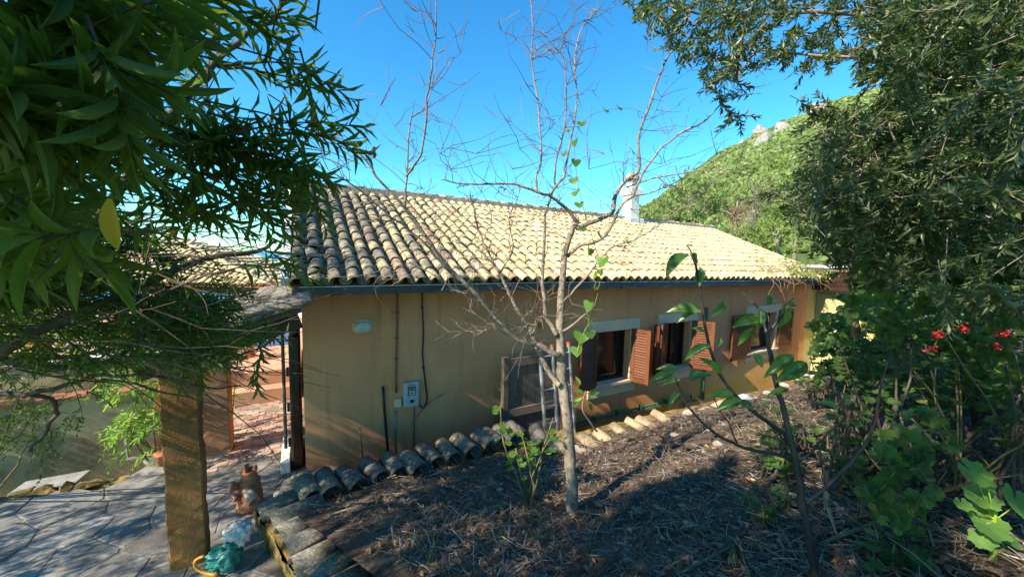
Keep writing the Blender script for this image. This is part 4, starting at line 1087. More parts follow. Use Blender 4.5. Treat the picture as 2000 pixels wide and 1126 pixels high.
wallline('thin_conduit', [(809, 795), (809, 830), (808, 872)], .010, M['rust'], 'thin rusty conduit below the meter box', 'conduit', .025)
wallline('dry_stick', [(867, 768), (838, 786), (812, 815), (795, 838)], .009, M['twig'], 'dry stick leaning against the wall under the meter box', 'stick', .12)
# green pipes under the windows
gp = thing('green_pipes', onwall(1375, 790), 'green painted water pipes along the wall under the windows', 'pipe')
def gpipe(pix, r, off): 
    mb = MB(); mb.tube([onwall(a_, b_, off) for a_, b_ in pix], r, 8); return obj('pipe', mb, M['greenpipe'], gp, smooth=True)
gpipe([(1126, 880), (1126, 826), (1180, 812), (1250, 796), (1310, 781), (1350, 769), (1350, 782), (1336, 786), (1336, 800)], .026, .05)
gpipe([(1131, 880), (1132, 832), (1200, 814), (1270, 796), (1330, 781)], .016, .09)
gpipe([(1381, 600), (1377, 700), (1373, 780)], .034, .05)
gpipe([(1281, 788), (1281, 806)], .03, .05)
gpipe([(1352, 783), (1372, 778)], .022, .05)
for a_, b_ in ((1160, 817), (1205, 806), (1250, 795), (1300, 783)):
    c = onwall(a_, b_, .06); mb = MB(); mb.box(c, A, B, Z, (.035, .10, .11)); obj('bracket', mb, M['greenpipe'], gp)
# weathered wooden door leaning on the wall behind the ladder
dx0, dx1 = PFt(992, 750, -.30)[0], PFt(1098, 720, -.30)[0]
wd_ = thing('wooden_door', HC((dx0 + dx1) / 2, -.3, -3.95), 'weathered grey boarded door leaning on the wall behind the ladder', 'door')
nb = 6
for k in range(nb):
    a0, a1 = dx0 + (dx1 - dx0) * k / nb, dx0 + (dx1 - dx0) * (k + 1) / nb - .008
    mb = MB(); mb.hbox(a0, a1, -.30, -.27 + .004 * (k % 2), -3.94, -1.78 + rs.uniform(-.01, .01)); obj('board', mb, M['greywood'], wd_)
for z_ in (-1.82, -2.72, -3.6):
    mb = MB(); mb.hbox(dx0 - .02, dx1 + .02, -.335, -.302, z_ - .07, z_ + .07); obj('crossbar', mb, M['greywood'], wd_)
mb = MB(); mb.hbox(dx0 - .10, dx0 - .01, -.34, -.24, -3.94, -1.72); obj('door_post', mb, M['greywood'], wd_)
# ladder
ld = thing('ladder', HC(4.2, -.75, -3.95), 'aluminium extension ladder with red end caps behind the bare tree', 'ladder')
def lad(pxa, pxb, wof, z1):
    ra, rb = PFt(*pxa, -wof)[0], PFt(*pxb, -wof)[0]
    for t_ in (ra, rb):
        mb = MB(); c0, c1 = HC(t_ + .02, -wof - .30, -3.95), HC(t_, -wof + .06, z1)
        d = unit(c1 - c0); mb.box((c0 + c1) / 2, A, np.cross(d, A), d, (.028, .065, np.linalg.norm(c1 - c0))); r_ = obj('rail', mb, M['alu'], ld)
        mb = MB(); mb.box(c1 + d * .015, A, np.cross(d, A), d, (.034, .071, .04)); obj('end_cap', mb, M['redcap'], r_)
    n = 8
    for k in range(n):
        q = .06 + k * .125
        f = lambda t_: HC(t_ + .02 * (1 - q), -wof - .30 + .36 * q, -3.95 + (z1 + 3.95) * q)
        mb = MB(); mb.tube([f(ra), f(rb)], .017, 6); obj('rung', mb, M['alu'], ld)
lad((1057, 700), (1081, 700), .42, -1.62)
lad((1098, 700), (1113, 700), .42, -1.60)

# ================================================================== ORNAMENT AND BUNDLE BY THE SIDE WALL
P = PZ(489, 988, PZ0 + .02)
tc = thing('terracotta_chimney_pot', P, 'broken terracotta pot with a spout and notched rim on the path by the low wall', 'pot')
mb = MB(); mb.lathe(P, [(.14, 0), (.15, .03), (.13, .07), (.135, .16), (.115, .20), (.12, .24), (.10, .30), (.115, .33), (.085, .36), (.075, .42), (.09, .455), (.07, .46), (.06, .40)], 16)
obj('body', mb, M['terracotta'], tc, smooth=True)
mb = MB(); q = P + np.array([.02, -.08, .27]); dv = unit(np.array([.75, -.45, -.45])); mb.lathe(q, [(.05, 0), (.055, .12), (.065, .20), (.05, .205), (.045, .1)], 12, dv); obj('spout', mb, M['paleclay'], tc, smooth=True)
mb = MB(); mb.lathe(P + np.array([-.07, -.09, .30]), [(.04, 0), (.06, .06), (.065, .075), (.045, .08)], 12, unit(np.array([-.6, -.6, .3]))); mb.lathe(P + np.array([-.05, -.11, .19]), [(.035, 0), (.042, .06), (.03, .065)], 10, unit(np.array([-.5, -.7, .1]))); obj('side_cup', mb, M['terracotta'], tc, smooth=True)
for k in range(3):
    mb = MB(); an = k * 2.1 + .4; c = P + np.array([.07 * math.cos(an), .07 * math.sin(an), .47]); mb.box(c, np.array([-math.sin(an), math.cos(an), 0]), np.array([math.cos(an), math.sin(an), 0]), Z, (.05, .014, .05 + .02 * k)); obj('rim_shard', mb, M['terracotta'], tc)
P = PZ(322, 905, PZ0)
ct_ = thing('small_terracotta_pot', P, 'small terracotta pot half hidden behind the ochre pillar', 'pot')
mb = MB(); mb.lathe(P, [(.07, 0), (.10, .14), (.11, .15), (.11, .18), (.09, .18)], 14); obj('body', mb, M['terracotta'], ct_, smooth=True)
def crumple(name, c, r, mat, seed, label, cat, sub=4):
    V, F4 = ico(sub); V = V.copy(); q = np.random.RandomState(seed); k = np.ones(len(V))
    for i in range(9):
        dvec = q.normal(size=3) * (1.5 + i * 1.3); k += (.20 / (1 + i * .22)) * (1 - 2 * np.abs(np.sin(V @ dvec + q.uniform(0, 6)))) * .55
    V = V * k[:, None] * np.asarray(r)
    lo = V[:, 2].min(); mb = MB(); mb.add(V + np.asarray(c) - Z * lo * .9, F4)
    return obj(name, mb, mat, smooth=True, label=label, cat=cat)
Pb = PZ(440, 1108, PZ0)
crumple('plastic_bundle', Pb + np.array([.02, .0, 0]), (.17, .15, .14), M['tealcloth'], 3, 'crumpled teal plastic bundle on the path against the crumbling wall', 'bundle')
crumple('white_rag', Pb + np.array([.06, .10, .16]), (.13, .12, .13), M['whitecloth'], 5, 'dirty white crumpled cloth heaped on the teal bundle', 'cloth')
c = Pb + np.array([-.0, -.12, .16]); mb = MB()
mb.tube([c + np.array([.16 * math.cos(q), -.02 * math.sin(q) - .03, .11 * math.sin(q)]) for q in np.linspace(1.9, 4.9, 10)], .013, 6)
tag(obj('orange_strap', mb, M['orange'], smooth=True), 'curved orange strap sticking out of the teal bundle', 'strap')

# ================================================================== LEFT: WALLS, TERRACE, PAVILION
def wall_run(name, p0, p1, z0, z1, th, mat, label, cap=None):
    p0 = np.array([*p0, 0.]); p1 = np.array([*p1, 0.]); d = unit(p1 - p0); nn = np.array([-d[1], d[0], 0]); L = np.linalg.norm(p1 - p0)
    t_ = thing(name, (p0 + p1) / 2 + Z * z0, label, 'wall')
    mb = MB(); mb.box((p0 + p1) / 2 + nn * th / 2 + Z * (z0 + z1) / 2, d, nn, Z, (L, th, z1 - z0)); obj('wall_body', mb, mat, t_)
    if cap is not None:
        mb = MB(); mb.box((p0 + p1) / 2 + nn * th / 2 + Z * (z1 + .032), d, nn, Z, (L + .04, th + .08, .06)); obj('coping', mb, cap, t_, bevel=.008)
    return t_
e0 = np.array([-6.25, 6.0]); dA = A[:2]
wall_run('lower_wall', e0 - dA * 6.5, e0 + dA * .25, -4.6, -2.40, .25, M['beige'], 'beige rendered wall with dark damp foot and red coping on the left', M['capred'])
wall_run('upper_wall', e0 + B[:2] * .75 - dA * 6.0, e0 + B[:2] * .75 + dA * .55, -4.6, -1.95, .2, M['beige'], 'upper pale wall behind the red coping at the terrace edge', M['white'])
# stone planter on the left with a slab
P = PZ(140, 985, PZ0 - .25)
sp = thing('stone_planter', P, 'low dark stone block wall with a flat grey slab on the left', 'planter')
u1 = unit(np.array([.92, .40, 0])); v1 = np.array([-u1[1], u1[0], 0])
k = 0
for i in range(7):
    for j in range(2):
        mb = MB(); mb.blob(P + u1 * (-.62 + i * .2) + Z * (.06 + j * .13) + v1 * rs.uniform(-.02, .02), (.12, .12, .085), 200 + k, .55, 2); obj('stone', mb, M['oldwall'], sp); k += 1
mb = MB(); mb.box(P + u1 * -.25 + v1 * .15 + Z * .27, unit(u1 + Z * .04), v1, Z, (.62, .30, .03)); obj('slab', mb, M['stone'], sp, bevel=.01)
# metal frame of a gate post by the climber
P = PZ(249, 890, PZ0)
gp_ = thing('grey_post', P, 'thin grey metal post at the end of the beige wall', 'post')
mb = MB(); mb.box(P + Z * .25, X0, np.array([0, 1., 0]), Z, (.03, .03, .62)); obj('upright', mb, M['pole'], gp_)
mb = MB(); mb.box(P + np.array([.08, 0, -.03]), X0, np.array([0, 1., 0]), Z, (.14, .04, .03)); obj('foot', mb, M['pole'], gp_)
# white built-in bench with blue cushions, seen through the porch, and its clutter
P = PY(508, 705, 9.3)
bn = thing('terrace_bench', P, 'white built-in bench with blue cushions beyond the porch', 'bench')
mb = MB(); mb.box(P + Z * .0 + A * .1, A, B, Z, (1.5, .7, .40)); mb.box(P + B * .42 + Z * .45 + A * .1, A, B, Z, (1.5, .14, 1.25)); mb.box(P + A * .93 + Z * .45, A, B, Z, (.16, .8, 1.4)); obj('seat', mb, M['white'], bn, bevel=.02)
mb = MB(); mb.box(P - B * .02 + Z * .25, A, B, Z, (1.3, .62, .09)); obj('cushion', mb, M['bluecloth'], bn, bevel=.03)
mb = MB(); mb.box(P + B * .28 + Z * .52, A, unit(B + Z * .2), Z, (1.3, .10, .45)); obj('back_cushion', mb, M['bluecloth'], bn, bevel=.03)
P = PY(487, 690, 8.6)
bp = thing('folded_parasol', P, 'dark red and orange folded parasol beyond the porch', 'parasol')
mb = MB(); mb.lathe(P - Z * .25, [(.02, 0), (.12, .1), (.10, .4), (.03, .62)], 8); obj('canopy', mb, M['capred'], bp)
mb = MB(); mb.tube([P - Z * 1.0, P + Z * .55], .022, 6); obj('pole', mb, M['orange'], bp)
# clay step
mb = MB(); mb.hbox(-2.6, -.08, 3.0, 3.34, PZ0, -2.78)
tag(obj('clay_step', mb, M['terrace'], bevel=.01), 'terracotta step at the far end of the brick path', 'step')
# pavilion with hip tile roof
pc = PY(315, 520, 14.5)
pav = thing('pavilion', [pc[0], pc[1], -2.5], 'open pavilion with a low pale tiled hip roof above the sea', 'pavilion')
ap = PY(335, 462, 14.5); ez = PY(330, 548, 13.2)[2]
xl, xr = PY(70, 560, 12.5)[0], PY(548, 542, 12.5)[0]
y0, y1 = 12.0, 17.0
cor = [np.array([xl, y0, ez]), np.array([xr, y0, ez]), np.array([xr, y1, ez]), np.array([xl, y1, ez])]
mb = MB()
mb.add([c_ - Z * .06 for c_ in cor] + [ap - Z * .06], [(0, 1, 4), (1, 2, 4), (2, 3, 4), (3, 0, 4), (3, 2, 1, 0)])
obj('roof_deck', mb, M['fascia'], pav)
pt = []
for f_ in range(2):
    c0, c1 = cor[f_], cor[f_ + 1]; ed = unit(c1 - c0); Lf = np.linalg.norm(c1 - c0); mid = (c0 + c1) / 2
    foot = c0 + ed * ((ap - c0) @ ed); upv = ap - foot; SLp = np.linalg.norm(upv); up_ = unit(upv); nm = unit(np.cross(ed, up_)); tf = (ap - c0) @ ed
    if nm[2] < 0: nm = -nm
    for j in range(int(SLp / .38)):
        s = j * .38; k_ = s / SLp
        lo, hi = tf * k_ + .1, Lf - (Lf - tf) * k_ - .1
        x = lo
        while x < hi:
            pt.append(fr(c0 + ed * x + up_ * s + nm * .02, ed * 1.0, unit(up_ - nm * .03), nm)); x += .235
v, t = cloud(TB[0], TB[1], np.array(pt)); obj('tile_field', tri_mesh('tile_field', v, t), M['tileclean'], pav, kind='stuff')
mb = MB(); mb.lathe(ap - Z * .05, [(.16, 0), (.12, .12), (.10, .2), (.15, .26), (.10, .36), (.02, .42)], 12); obj('finial', mb, M['terracotta'], pav, smooth=True)
mb = MB()
mb.box((cor[0] + cor[1]) / 2 + np.array([0, .35, -.2]), X0, np.array([0, 1., 0]), Z, (xr - xl - .6, .14, .2)); mb.box((cor[1] + cor[2]) / 2 + np.array([-.35, 0, -.2]), X0, np.array([0, 1., 0]), Z, (.14, y1 - y0 - .6, .2)); mb.box((cor[0] + cor[3]) / 2 + np.array([.35, 0, -.2]), X0, np.array([0, 1., 0]), Z, (.14, y1 - y0 - .6, .2))
obj('beam', mb, M['darkwood'], pav)
for c_ in ((xl + .35, y0 + .35), (xr - .35, y0 + .35), (xr - .35, y1 - .3), (xl + .35, y1 - .3), ((xl + xr) / 2, y0 + .35)):
    mb = MB(); mb.box(np.array([c_[0], c_[1], (ez - .3 - 2.5) / 2]), X0, np.array([0, 1., 0]), Z, (.28, .28, 2.5 + ez - .3)); obj('post', mb, M['pillarred'], pav)
mb = MB(); mb.box(np.array([(xl + xr) / 2, y1 - .3, -1.6]), X0, np.array([0, 1., 0]), Z, (xr - xl - .8, .06, .08)); obj('rail', mb, M['darkwood'], pav)
for k in range(40):
    mb = MB(); mb.box(np.array([xl + .6 + (xr - xl - 1.2) * k / 39, y1 - .3, -2.05]), X0, np.array([0, 1., 0]), Z, (.05, .05, .84)); obj('baluster', mb, M['orange'] if False else M['shutter'], pav)
# clay jars on the terrace
for k, (px, py, Y, s_, lab) in enumerate([(232, 668, 9.5, 1.0, 'tall terracotta jar on the terrace behind the pale wall'), (80, 690, 8.8, .8, 'round terracotta jar at the left of the terrace'), (378, 640, 10.5, 1.0, 'red clay jar on the terrace left of the porch')]):
    P = PY(px, py, Y); P[2] = -2.5
    j_ = thing('clay_jar', P, lab, 'jar', 'clay jars on the terrace')
    mb = MB(); mb.lathe(P, [(.14 * s_, 0), (.30 * s_, .3 * s_), (.28 * s_, .55 * s_), (.15 * s_, .75 * s_), (.19 * s_, .82 * s_), (.14 * s_, .82 * s_)], 16); obj('body', mb, M['terracotta'], j_, smooth=True)
    mb = MB(); mb.lathe(P + Z * .77 * s_, [(.15 * s_, .0), (.20 * s_, .03), (.20 * s_, .07), (.15 * s_, .075)], 16); obj('rim', mb, M['terracotta'], j_, smooth=True)

# ================================================================== RIGHT: ANNEX WITH TIMBER CANOPY
an = thing('annex', HC(16, -.8, -3.9), 'small pale yellow annex with a dark timber canopy at the far end of the house', 'building')
mb = MB(); mb.hbox(15.0, 15.25, -2.6, -.005, -4.4, -1.02); mb.hbox(14.352, 15.25, .002, .3, -4.4, -.6); mb.hbox(15.25, 19, -.0, .3, -4.4, -.2); obj('wall', mb, M['yellowwall'], an)
mb = MB(); mb.hbox(14.5, 19.5, -3.1, .8, -.16, -.08); obj('roof', mb, M['metalroof'], an)
for k in range(4):
    mb = MB(); mb.hbox(14.6, 14.74, -3.0 + .0, .3, -.42 - k * .15, -.285 - k * .15); obj('fascia_board', mb, M['darkwood'], an)
mb = MB(); mb.hbox(14.56, 14.78, -3.05, .35, -.27, -.17); obj('beam', mb, M['greywood'], an)
mb = MB(); mb.hbox(14.6, 14.8, -2.9, -2.7, -4.4, -.9); obj('post', mb, M['darkwood'], an)
mb = MB(); mb.hbox(14.745, 19, -3.0, -2.9, -.8, -.28); obj('fascia_front', mb, M['darkwood'], an)

# ================================================================== VEGETATION
# ---- where a leaf's shadow falls, used to leave the gaps in the crowns that let the sun in
def blocks_sun(P):
    P = np.asarray(P, float)
    L = -SUN
    den = L @ RNm; s = ((roof(0, 0) - P) @ RNm) / den
    H = P + L * s[:, None]; q = H - C0
    t, w_ = q @ A, q @ B
    on_roof = (s > 0) & (t > 1.0) & (t < 15.5) & (w_ > EAVE_W) & (w_ < RID_W)
    half = (s > 0) & (t > -.2) & (t <= 1.0) & (w_ > EAVE_W) & (w_ < RID_W)
    s2 = (-2.62 - P[:, 2]) / L[2]; G = P + L * s2[:, None]; e = edge_dist(G[:, 0], G[:, 1])
    patch = (s2 > 0) & (e > -.6) & (e < 2.15 - .2 * np.abs(G[:, 0] - 2.6)) & (G[:, 0] > .7) & (G[:, 0] < 5.2) & ~on_roof
    s3 = (3.5 - P[:, 1]) / L[1]; T_ = P + L * s3[:, None]
    tree = (s3 > 0) & (np.abs(T_[:, 0] - .35) < 1.3) & (T_[:, 2] > -1.5) & (T_[:, 2] < 2.6)
    pr = np.zeros(len(P)); pr[tree] = .35; pr[half] = .15; pr[patch] = .96; pr[on_roof] = .97
    return pr
def keep_sun(P): return rs.uniform(size=len(P)) > blocks_sun(P)
FLECK = [(PG(1942, 1098) + np.array([0, 0, .16]), .22)]      # places a narrow shaft of sun reaches through the crowns
def in_fleck(P):
    out = np.zeros(len(P), bool)
    for c, r in FLECK:
        q = P - c; s_ = q @ SUN; out |= (s_ > .1) & (np.linalg.norm(q - s_[:, None] * SUN, axis=1) < r)
    return out
def in_poly(px, py, poly):
    return np.array([inpoly(a_, b_, poly) for a_, b_ in zip(px, py)])
def sample_poly(n, poly, Y0, Y1, power=1.0):
    poly = np.array(poly, float); lo, hi = poly.min(0), poly.max(0); out = []
    while len(out) < n:
        p = rs.uniform(lo, hi)
        if inpoly(p[0], p[1], poly):
            Y = Y0 + (Y1 - Y0) * rs.uniform() ** power; out.append(PY(p[0], p[1], Y))
    return np.array(out)
def sprays(P, D, length, nl, L, W, ang, whorl=3, droop=.25, leafdroop=.35, jit=.25):
    """leaf matrices and stem polylines for shoots that start at P and run along D"""
    N = len(P); D = unit(D); length = np.broadcast_to(length, N)
    U = unit(np.cross(D, Z[None] + rs.normal(size=(N, 3)) * .05)); Vv = np.cross(D, U)
    Ms = []; stems = []
    k = np.arange(nl); sv = (np.floor(k / whorl) + .6) / math.ceil(nl / whorl)
    for i in range(N):
        s = sv * length[i]
        pos = P[i] + D[i] * s[:, None] - Z * (droop * sv ** 2 * length[i])[:, None]
        az = k * (2 * math.pi / whorl) + np.floor(k / whorl) * 1.1 + rs.uniform(0, 6.28) + rs.normal(size=nl) * .25
        rad = U[i] * np.cos(az)[:, None] + Vv[i] * np.sin(az)[:, None]
        a_ = ang * (1.15 - .5 * sv)[:, None] + rs.normal(size=(nl, 1)) * .12
        dl = unit(D[i] * np.cos(a_) + rad * np.sin(a_) - Z * leafdroop * rs.uniform(.4, 1.3, (nl, 1)) + rs.normal(size=(nl, 3)) * jit * .4)
        nn = unit(D[i] - dl * (dl @ D[i])[:, None] + rs.normal(size=(nl, 3)) * jit)
        l_ = rs.uniform(L[0], L[1], nl) * (1 - .35 * (sv > .9))
        Ms.append(frames(pos, dl, nn, l_, l_ * rs.uniform(W[0], W[1], nl)))
        ss = np.linspace(-.25, 1, 4)
        stems.append([P[i] + D[i] * (q * length[i]) - Z * (droop * max(q, 0) ** 2 * length[i]) for q in ss])
    return np.concatenate(Ms), stems
def on_screen(Mx):
    C = Mx[:, :3, 3] + Mx[:, :3, 1] * .5
    px, py, dz = project(C)
    return (dz > .15) & (px > -40) & (px < 2040) & (py > -40) & (py < 1160), dz
def add_leaves(parent, Mx, LF, LFlow, mat, name='leaf', mass='foliage', limit=300, minpx=9):
    """the leaves that show largest become parts of their own; the others are joined"""
    vis, dz = on_screen(Mx)
    L = np.linalg.norm(Mx[:, :3, 1], axis=1)
    size = np.where(vis, L / np.maximum(dz, .1) * FPX, 0)
    order = np.argsort(-size)
    near = [i for i in order[:limit] if size[i] > minpx]
    me = leaf_mesh(name, LF, mat, 1 if len(LF[0]) == 18 else 2 if len(LF[0]) == 43 else False)
    for i in near: inst(name, me, Mx[i], parent)
    rest = np.setdiff1d(np.arange(len(Mx)), near)
    if len(rest):
        v, t = cloud(*LFlow, Mx[rest]); obj(mass, tri_mesh(mass, v, t), mat, parent, kind='stuff')
def add_stems(parent, stems, r0, r1, mat, name='twig', n=3, kind='stuff'):
    mb = MB()
    for s in stems: mb.tube(s, list(np.linspace(r0, r1, len(s))), n, cap=False)
    return obj(name, mb, mat, parent, smooth=True, kind=kind)
def limb(pix, r0, r1, wob=.0, sub=3):
    """smooth limb through (px, py, Y) points; radii in metres"""
    P = np.array([PY(*q) for q in pix]); n = len(P); out = []
    for i in range(n - 1):
        p0, p1, p2, p3 = P[max(i - 1, 0)], P[i], P[i + 1], P[min(i + 2, n - 1)]
        for k in range(sub):
            t = k / sub
            out.append(.5 * ((2 * p1) + (-p0 + p2) * t + (2 * p0 - 5 * p1 + 4 * p2 - p3) * t * t + (-p0 + 3 * p1 - 3 * p2 + p3) * t ** 3))
    out.append(P[-1]); out = np.array(out)
    if wob: out[1:-1] += rs.normal(size=(len(out) - 2, 3)) * wob
    return list(out), list(np.linspace(r0, r1, len(out)) * rs.uniform(.93, 1.07, len(out)))
def add_limb(parent, pix, r0, r1, mat, name='limb', wob=.004, n=9):
    p, r = limb(pix, r0, r1, wob); mb = MB(); mb.tube(p, r, n); obj(name, mb, mat, parent, smooth=True); return p, r
def kinky(P, D, L, n=5, k=.25, up=.0):
    pts = [np.array(P)]; d = unit(np.array(D))
    for i in range(n):
        d = unit(d + rs.normal(size=3) * k + Z * up); pts.append(pts[-1] + d * (L / n))
    return pts

# ---- bare tree in the middle of the bank
tb = PG(1118, 1001); YB = tb[1]
bt = thing('bare_tree', tb, 'small leafless tree with pale bark standing in front of the house', 'tree')
dY = lambda pts, d0, d1: [(a_, b_, YB + d0 + (d1 - d0) * i / (len(pts) - 1)) for i, (a_, b_) in enumerate(pts)]
u = YB / FPX
allp = []
def BL(pts, d0, d1, w0, w1, name='limb'):
    p, r = add_limb(bt, dY(pts, d0, d1), w0 / 2 * u * (1 if w0 > 20 else .8 if w0 > 9 else .68), w1 / 2 * u * (.9 if w0 > 20 else .6), M['bark'], name, .003); allp.append((p, r)); return p
BL([(1119, 1016), (1118, 985), (1116, 930), (1112, 870), (1106, 800), (1098, 745), (1096, 700), (1094, 655), (1094, 620), (1097, 570), (1101, 520), (1107, 478), (1120, 445), (1128, 430)], 0, .1, 28, 10, 'trunk')
BL([(1127, 436), (1112, 412), (1092, 397), (1073, 382), (1054, 376), (1005, 361), (950, 359), (900, 358), (860, 350)], .1, -.25, 10, 3)
BL([(1073, 382), (1092, 356), (1103, 338), (1115, 272), (1127, 187), (1122, 130), (1133, 66), (1150, 38), (1168, 17)], .05, .3, 8, 2)
BL([(1050, 377), (1048, 345), (1057, 317), (1056, 272), (1050, 196), (1042, 145), (1038, 106), (1041, 60), (1037, 0), (1035, -40)], .0, .1, 7, 2.5)
BL([(1085, 362), (1085, 320), (1103, 250), (1106, 193), (1100, 115), (1080, 90), (1062, 65)], .1, -.1, 6, 2)
BL([(1126, 446), (1160, 432), (1194, 416), (1200, 395), (1207, 372), (1222, 352), (1238, 343), (1250, 325), (1246, 272), (1264, 216), (1286, 156), (1306, 108), (1336, 72), (1396, 0), (1420, -40)], .1, .3, 12, 3)
BL([(1108, 502), (1122, 488), (1137, 477), (1166, 472), (1188, 452), (1204, 420), (1220, 394), (1236, 382), (1255, 340), (1292, 288), (1336, 256), (1372, 240), (1400, 212), (1424, 180), (1440, 150)], .1, .0, 10, 2)
BL([(1224, 366), (1262, 352), (1300, 344), (1372, 334), (1410, 332), (1448, 326)], .2, -.1, 5, 1.6)
BL([(1236, 382), (1270, 376), (1330, 350), (1400, 300)], .1, .3, 4, 1.5)
BL([(1101, 588), (1124, 564), (1153, 532), (1172, 506), (1201, 478), (1239, 468), (1300, 430), (1355, 384), (1420, 330)], .0, -.3, 7, 1.6)
BL([(1100, 646), (1120, 634), (1140, 615), (1150, 610)], .0, -.15, 7, 4)
BL([(1092, 690), (1086, 692), (1054, 675), (1012, 663), (990, 644), (964, 615), (932, 577), (900, 546), (873, 518), (852, 491), (816, 437), (791, 404), (746, 358), (715, 315), (688, 285)], .0, -.5, 15, 4)
BL([(791, 404), (792, 370), (795, 335), (798, 278), (805, 230), (834, 205), (856, 104)], -.4, -.3, 6, 1.8)
BL([(793, 345), (808, 325), (822, 302), (833, 242), (834, 193), (843, 136), (851, 75), (852, 0), (852, -30)], -.4, -.6, 6, 2.5)
BL([(882, 533), (852, 503), (831, 476), (790, 440), (761, 421), (710, 378), (671, 349), (640, 330)], -.4, -.8, 7, 2)
BL([(915, 573), (897, 569), (867, 551), (831, 527), (800, 512)], -.4, -.5, 5, 3)
BL([(1094, 752), (1084, 742), (1063, 709), (1050, 682), (1041, 660), (1028, 634), (1009, 602), (993, 570), (977, 535), (964, 513), (948, 481), (935, 449), (926, 410), (918, 376)], -.02, .25, 15, 4)
BL([(977, 534), (996, 500), (1002, 478), (994, 426), (1012, 388), (1016, 360)], .15, .3, 6, 2)
BL([(964, 513), (940, 505), (900, 495), (860, 465), (800, 440)], .1, .4, 4, 1.5)
BL([(1087, 655), (1078, 636), (1066, 618), (1063, 583), (1059, 538), (1063, 468), (1065, 423), (1074, 388), (1085, 360)], .02, .1, 13, 6)
BL([(1012, 663), (985, 650), (965, 640), (938, 648)], -.05, -.2, 4, 2)
BL([(1038, 655), (1050, 628), (1040, 608), (1020, 620)], .05, -.1, 4, 2)
BL([(1058, 640), (1030, 632), (1012, 655)], -.05, -.1, 3, 1.5)
# fine twigs and spurs
tw = []
for p, r in allp:
    p = np.array(p); n = len(p)
    seg = np.linalg.norm(np.diff(p, axis=0), axis=1).sum()
    for k in range(int(seg / .036)):
        i = rs.randint(int(n * .25), n); d = unit(p[min(i + 1, n - 1)] - p[max(i - 1, 0)])
        if r[i] > .026: 
            if rs.rand() < .75: continue
        sd = unit(np.cross(d, rs.normal(size=3))); L = rs.choice([.03, .06, .14, .30, .55], p=[.30, .22, .20, .18, .10])
        s = kinky(p[i], d * .5 + sd + Z * .25, L, 4 if L > .1 else 2, .28, .03); tw.append(s)
        if L > .2:
            for q in range(rs.randint(1, 4)):
                j = rs.randint(1, len(s)); tw.append(kinky(s[j], unit(s[j] - s[j - 1]) * .6 + rs.normal(size=3) * .6, L * .4, 3, .3))
for px, py in [(880, 330), (930, 300), (1000, 330), (960, 420), (1015, 290), (1060, 300), (900, 420), (1000, 440), (1180, 300), (1290, 320), (860, 300), (1150, 330), (820, 380), (1040, 430), (980, 380)]:
    P = PY(px, py, YB + rs.uniform(-.35, .35))
    for k in range(3): tw.append(kinky(P, np.array([rs.normal(), rs.normal() * .4, rs.normal() * .6 + .3]), rs.uniform(.3, .75), 6, .2))
add_stems(bt, tw, .0034, .0012, M['twig'])
# dead curled leaf bundle caught in the fork
for k in range(7):
    P = PY(1053 + rs.uniform(-6, 6), 624 + rs.uniform(-4, 4), YB - .05); d = unit(np.array([rs.normal() * .4, rs.normal() * .3, -1]))
    if k == 0: dry_me = leaf_mesh('dry_leaf', LEAF_LANCE, M['L_dry'])
    inst('dry_leaf', dry_me, frames(P[None], d[None], rs.normal(size=(1, 3)), [rs.uniform(.06, .10)], [.02])[0], bt)
# ---- vine climbing the bare tree
vt = thing('climbing_vine', PY(1135, 760, YB - .12), 'thin vine with heart shaped leaves hanging in the bare tree', 'vine')
v_main = [(1132, 690), (1137, 660), (1150, 632), (1160, 600), (1170, 560), (1172, 520), (1165, 490), (1150, 440), (1138, 400), (1128, 350), (1122, 300), (1125, 262), (1140, 236), (1165, 220), (1205, 212), (1240, 214), (1280, 235), (1300, 262)]
p, r = limb(dY(v_main, -.15, -.12), .004, .0015); mb = MB(); mb.tube(p, r, 5); obj('stem', mb, M['stem'], vt, smooth=True)
p, r = limb(dY([(1126, 690), (1137, 655), (1150, 632)], -.16, -.15), .003, .002); mb = MB(); mb.tube(p, r, 5); obj('stem', mb, M['greenstem'], vt, smooth=True)
vl = [(1180, 217, 15), (1206, 212, 17), (1136, 241, 15), (1111, 253, 10), (1124, 275, 18), (1102, 300, 12), (1124, 314, 17), (1119, 350, 16), (1125, 375, 18), (1131, 398, 16), (1142, 420, 20), (1138, 446, 14), (1163, 461, 24), (1153, 487, 20), (1181, 506, 26), (1164, 534, 24), (1172, 528, 16), (1165, 560, 12), (1155, 593, 26), (1149, 621, 24), (1138, 653, 28), (1149, 650, 20), (1126, 680, 24)]
ml = []
for px, py, s_ in vl:
    P = PY(px, py - s_ * .4, YB - .16 + rs.uniform(-.05, .05)); d = unit(np.array([rs.normal() * .35, -.35 + rs.normal() * .2, -1])); nn = unit(np.array([rs.normal() * 1.3, -.8, .3 + rs.normal() * .8]))
    L = s_ * u * 1.15; ml.append(frames(P[None], d[None], nn[None], [L], [L * .95])[0])
hm = leaf_mesh('leaf', LEAF_HEART, M['L_vine'])
for m in ml: inst('leaf', hm, m, vt)
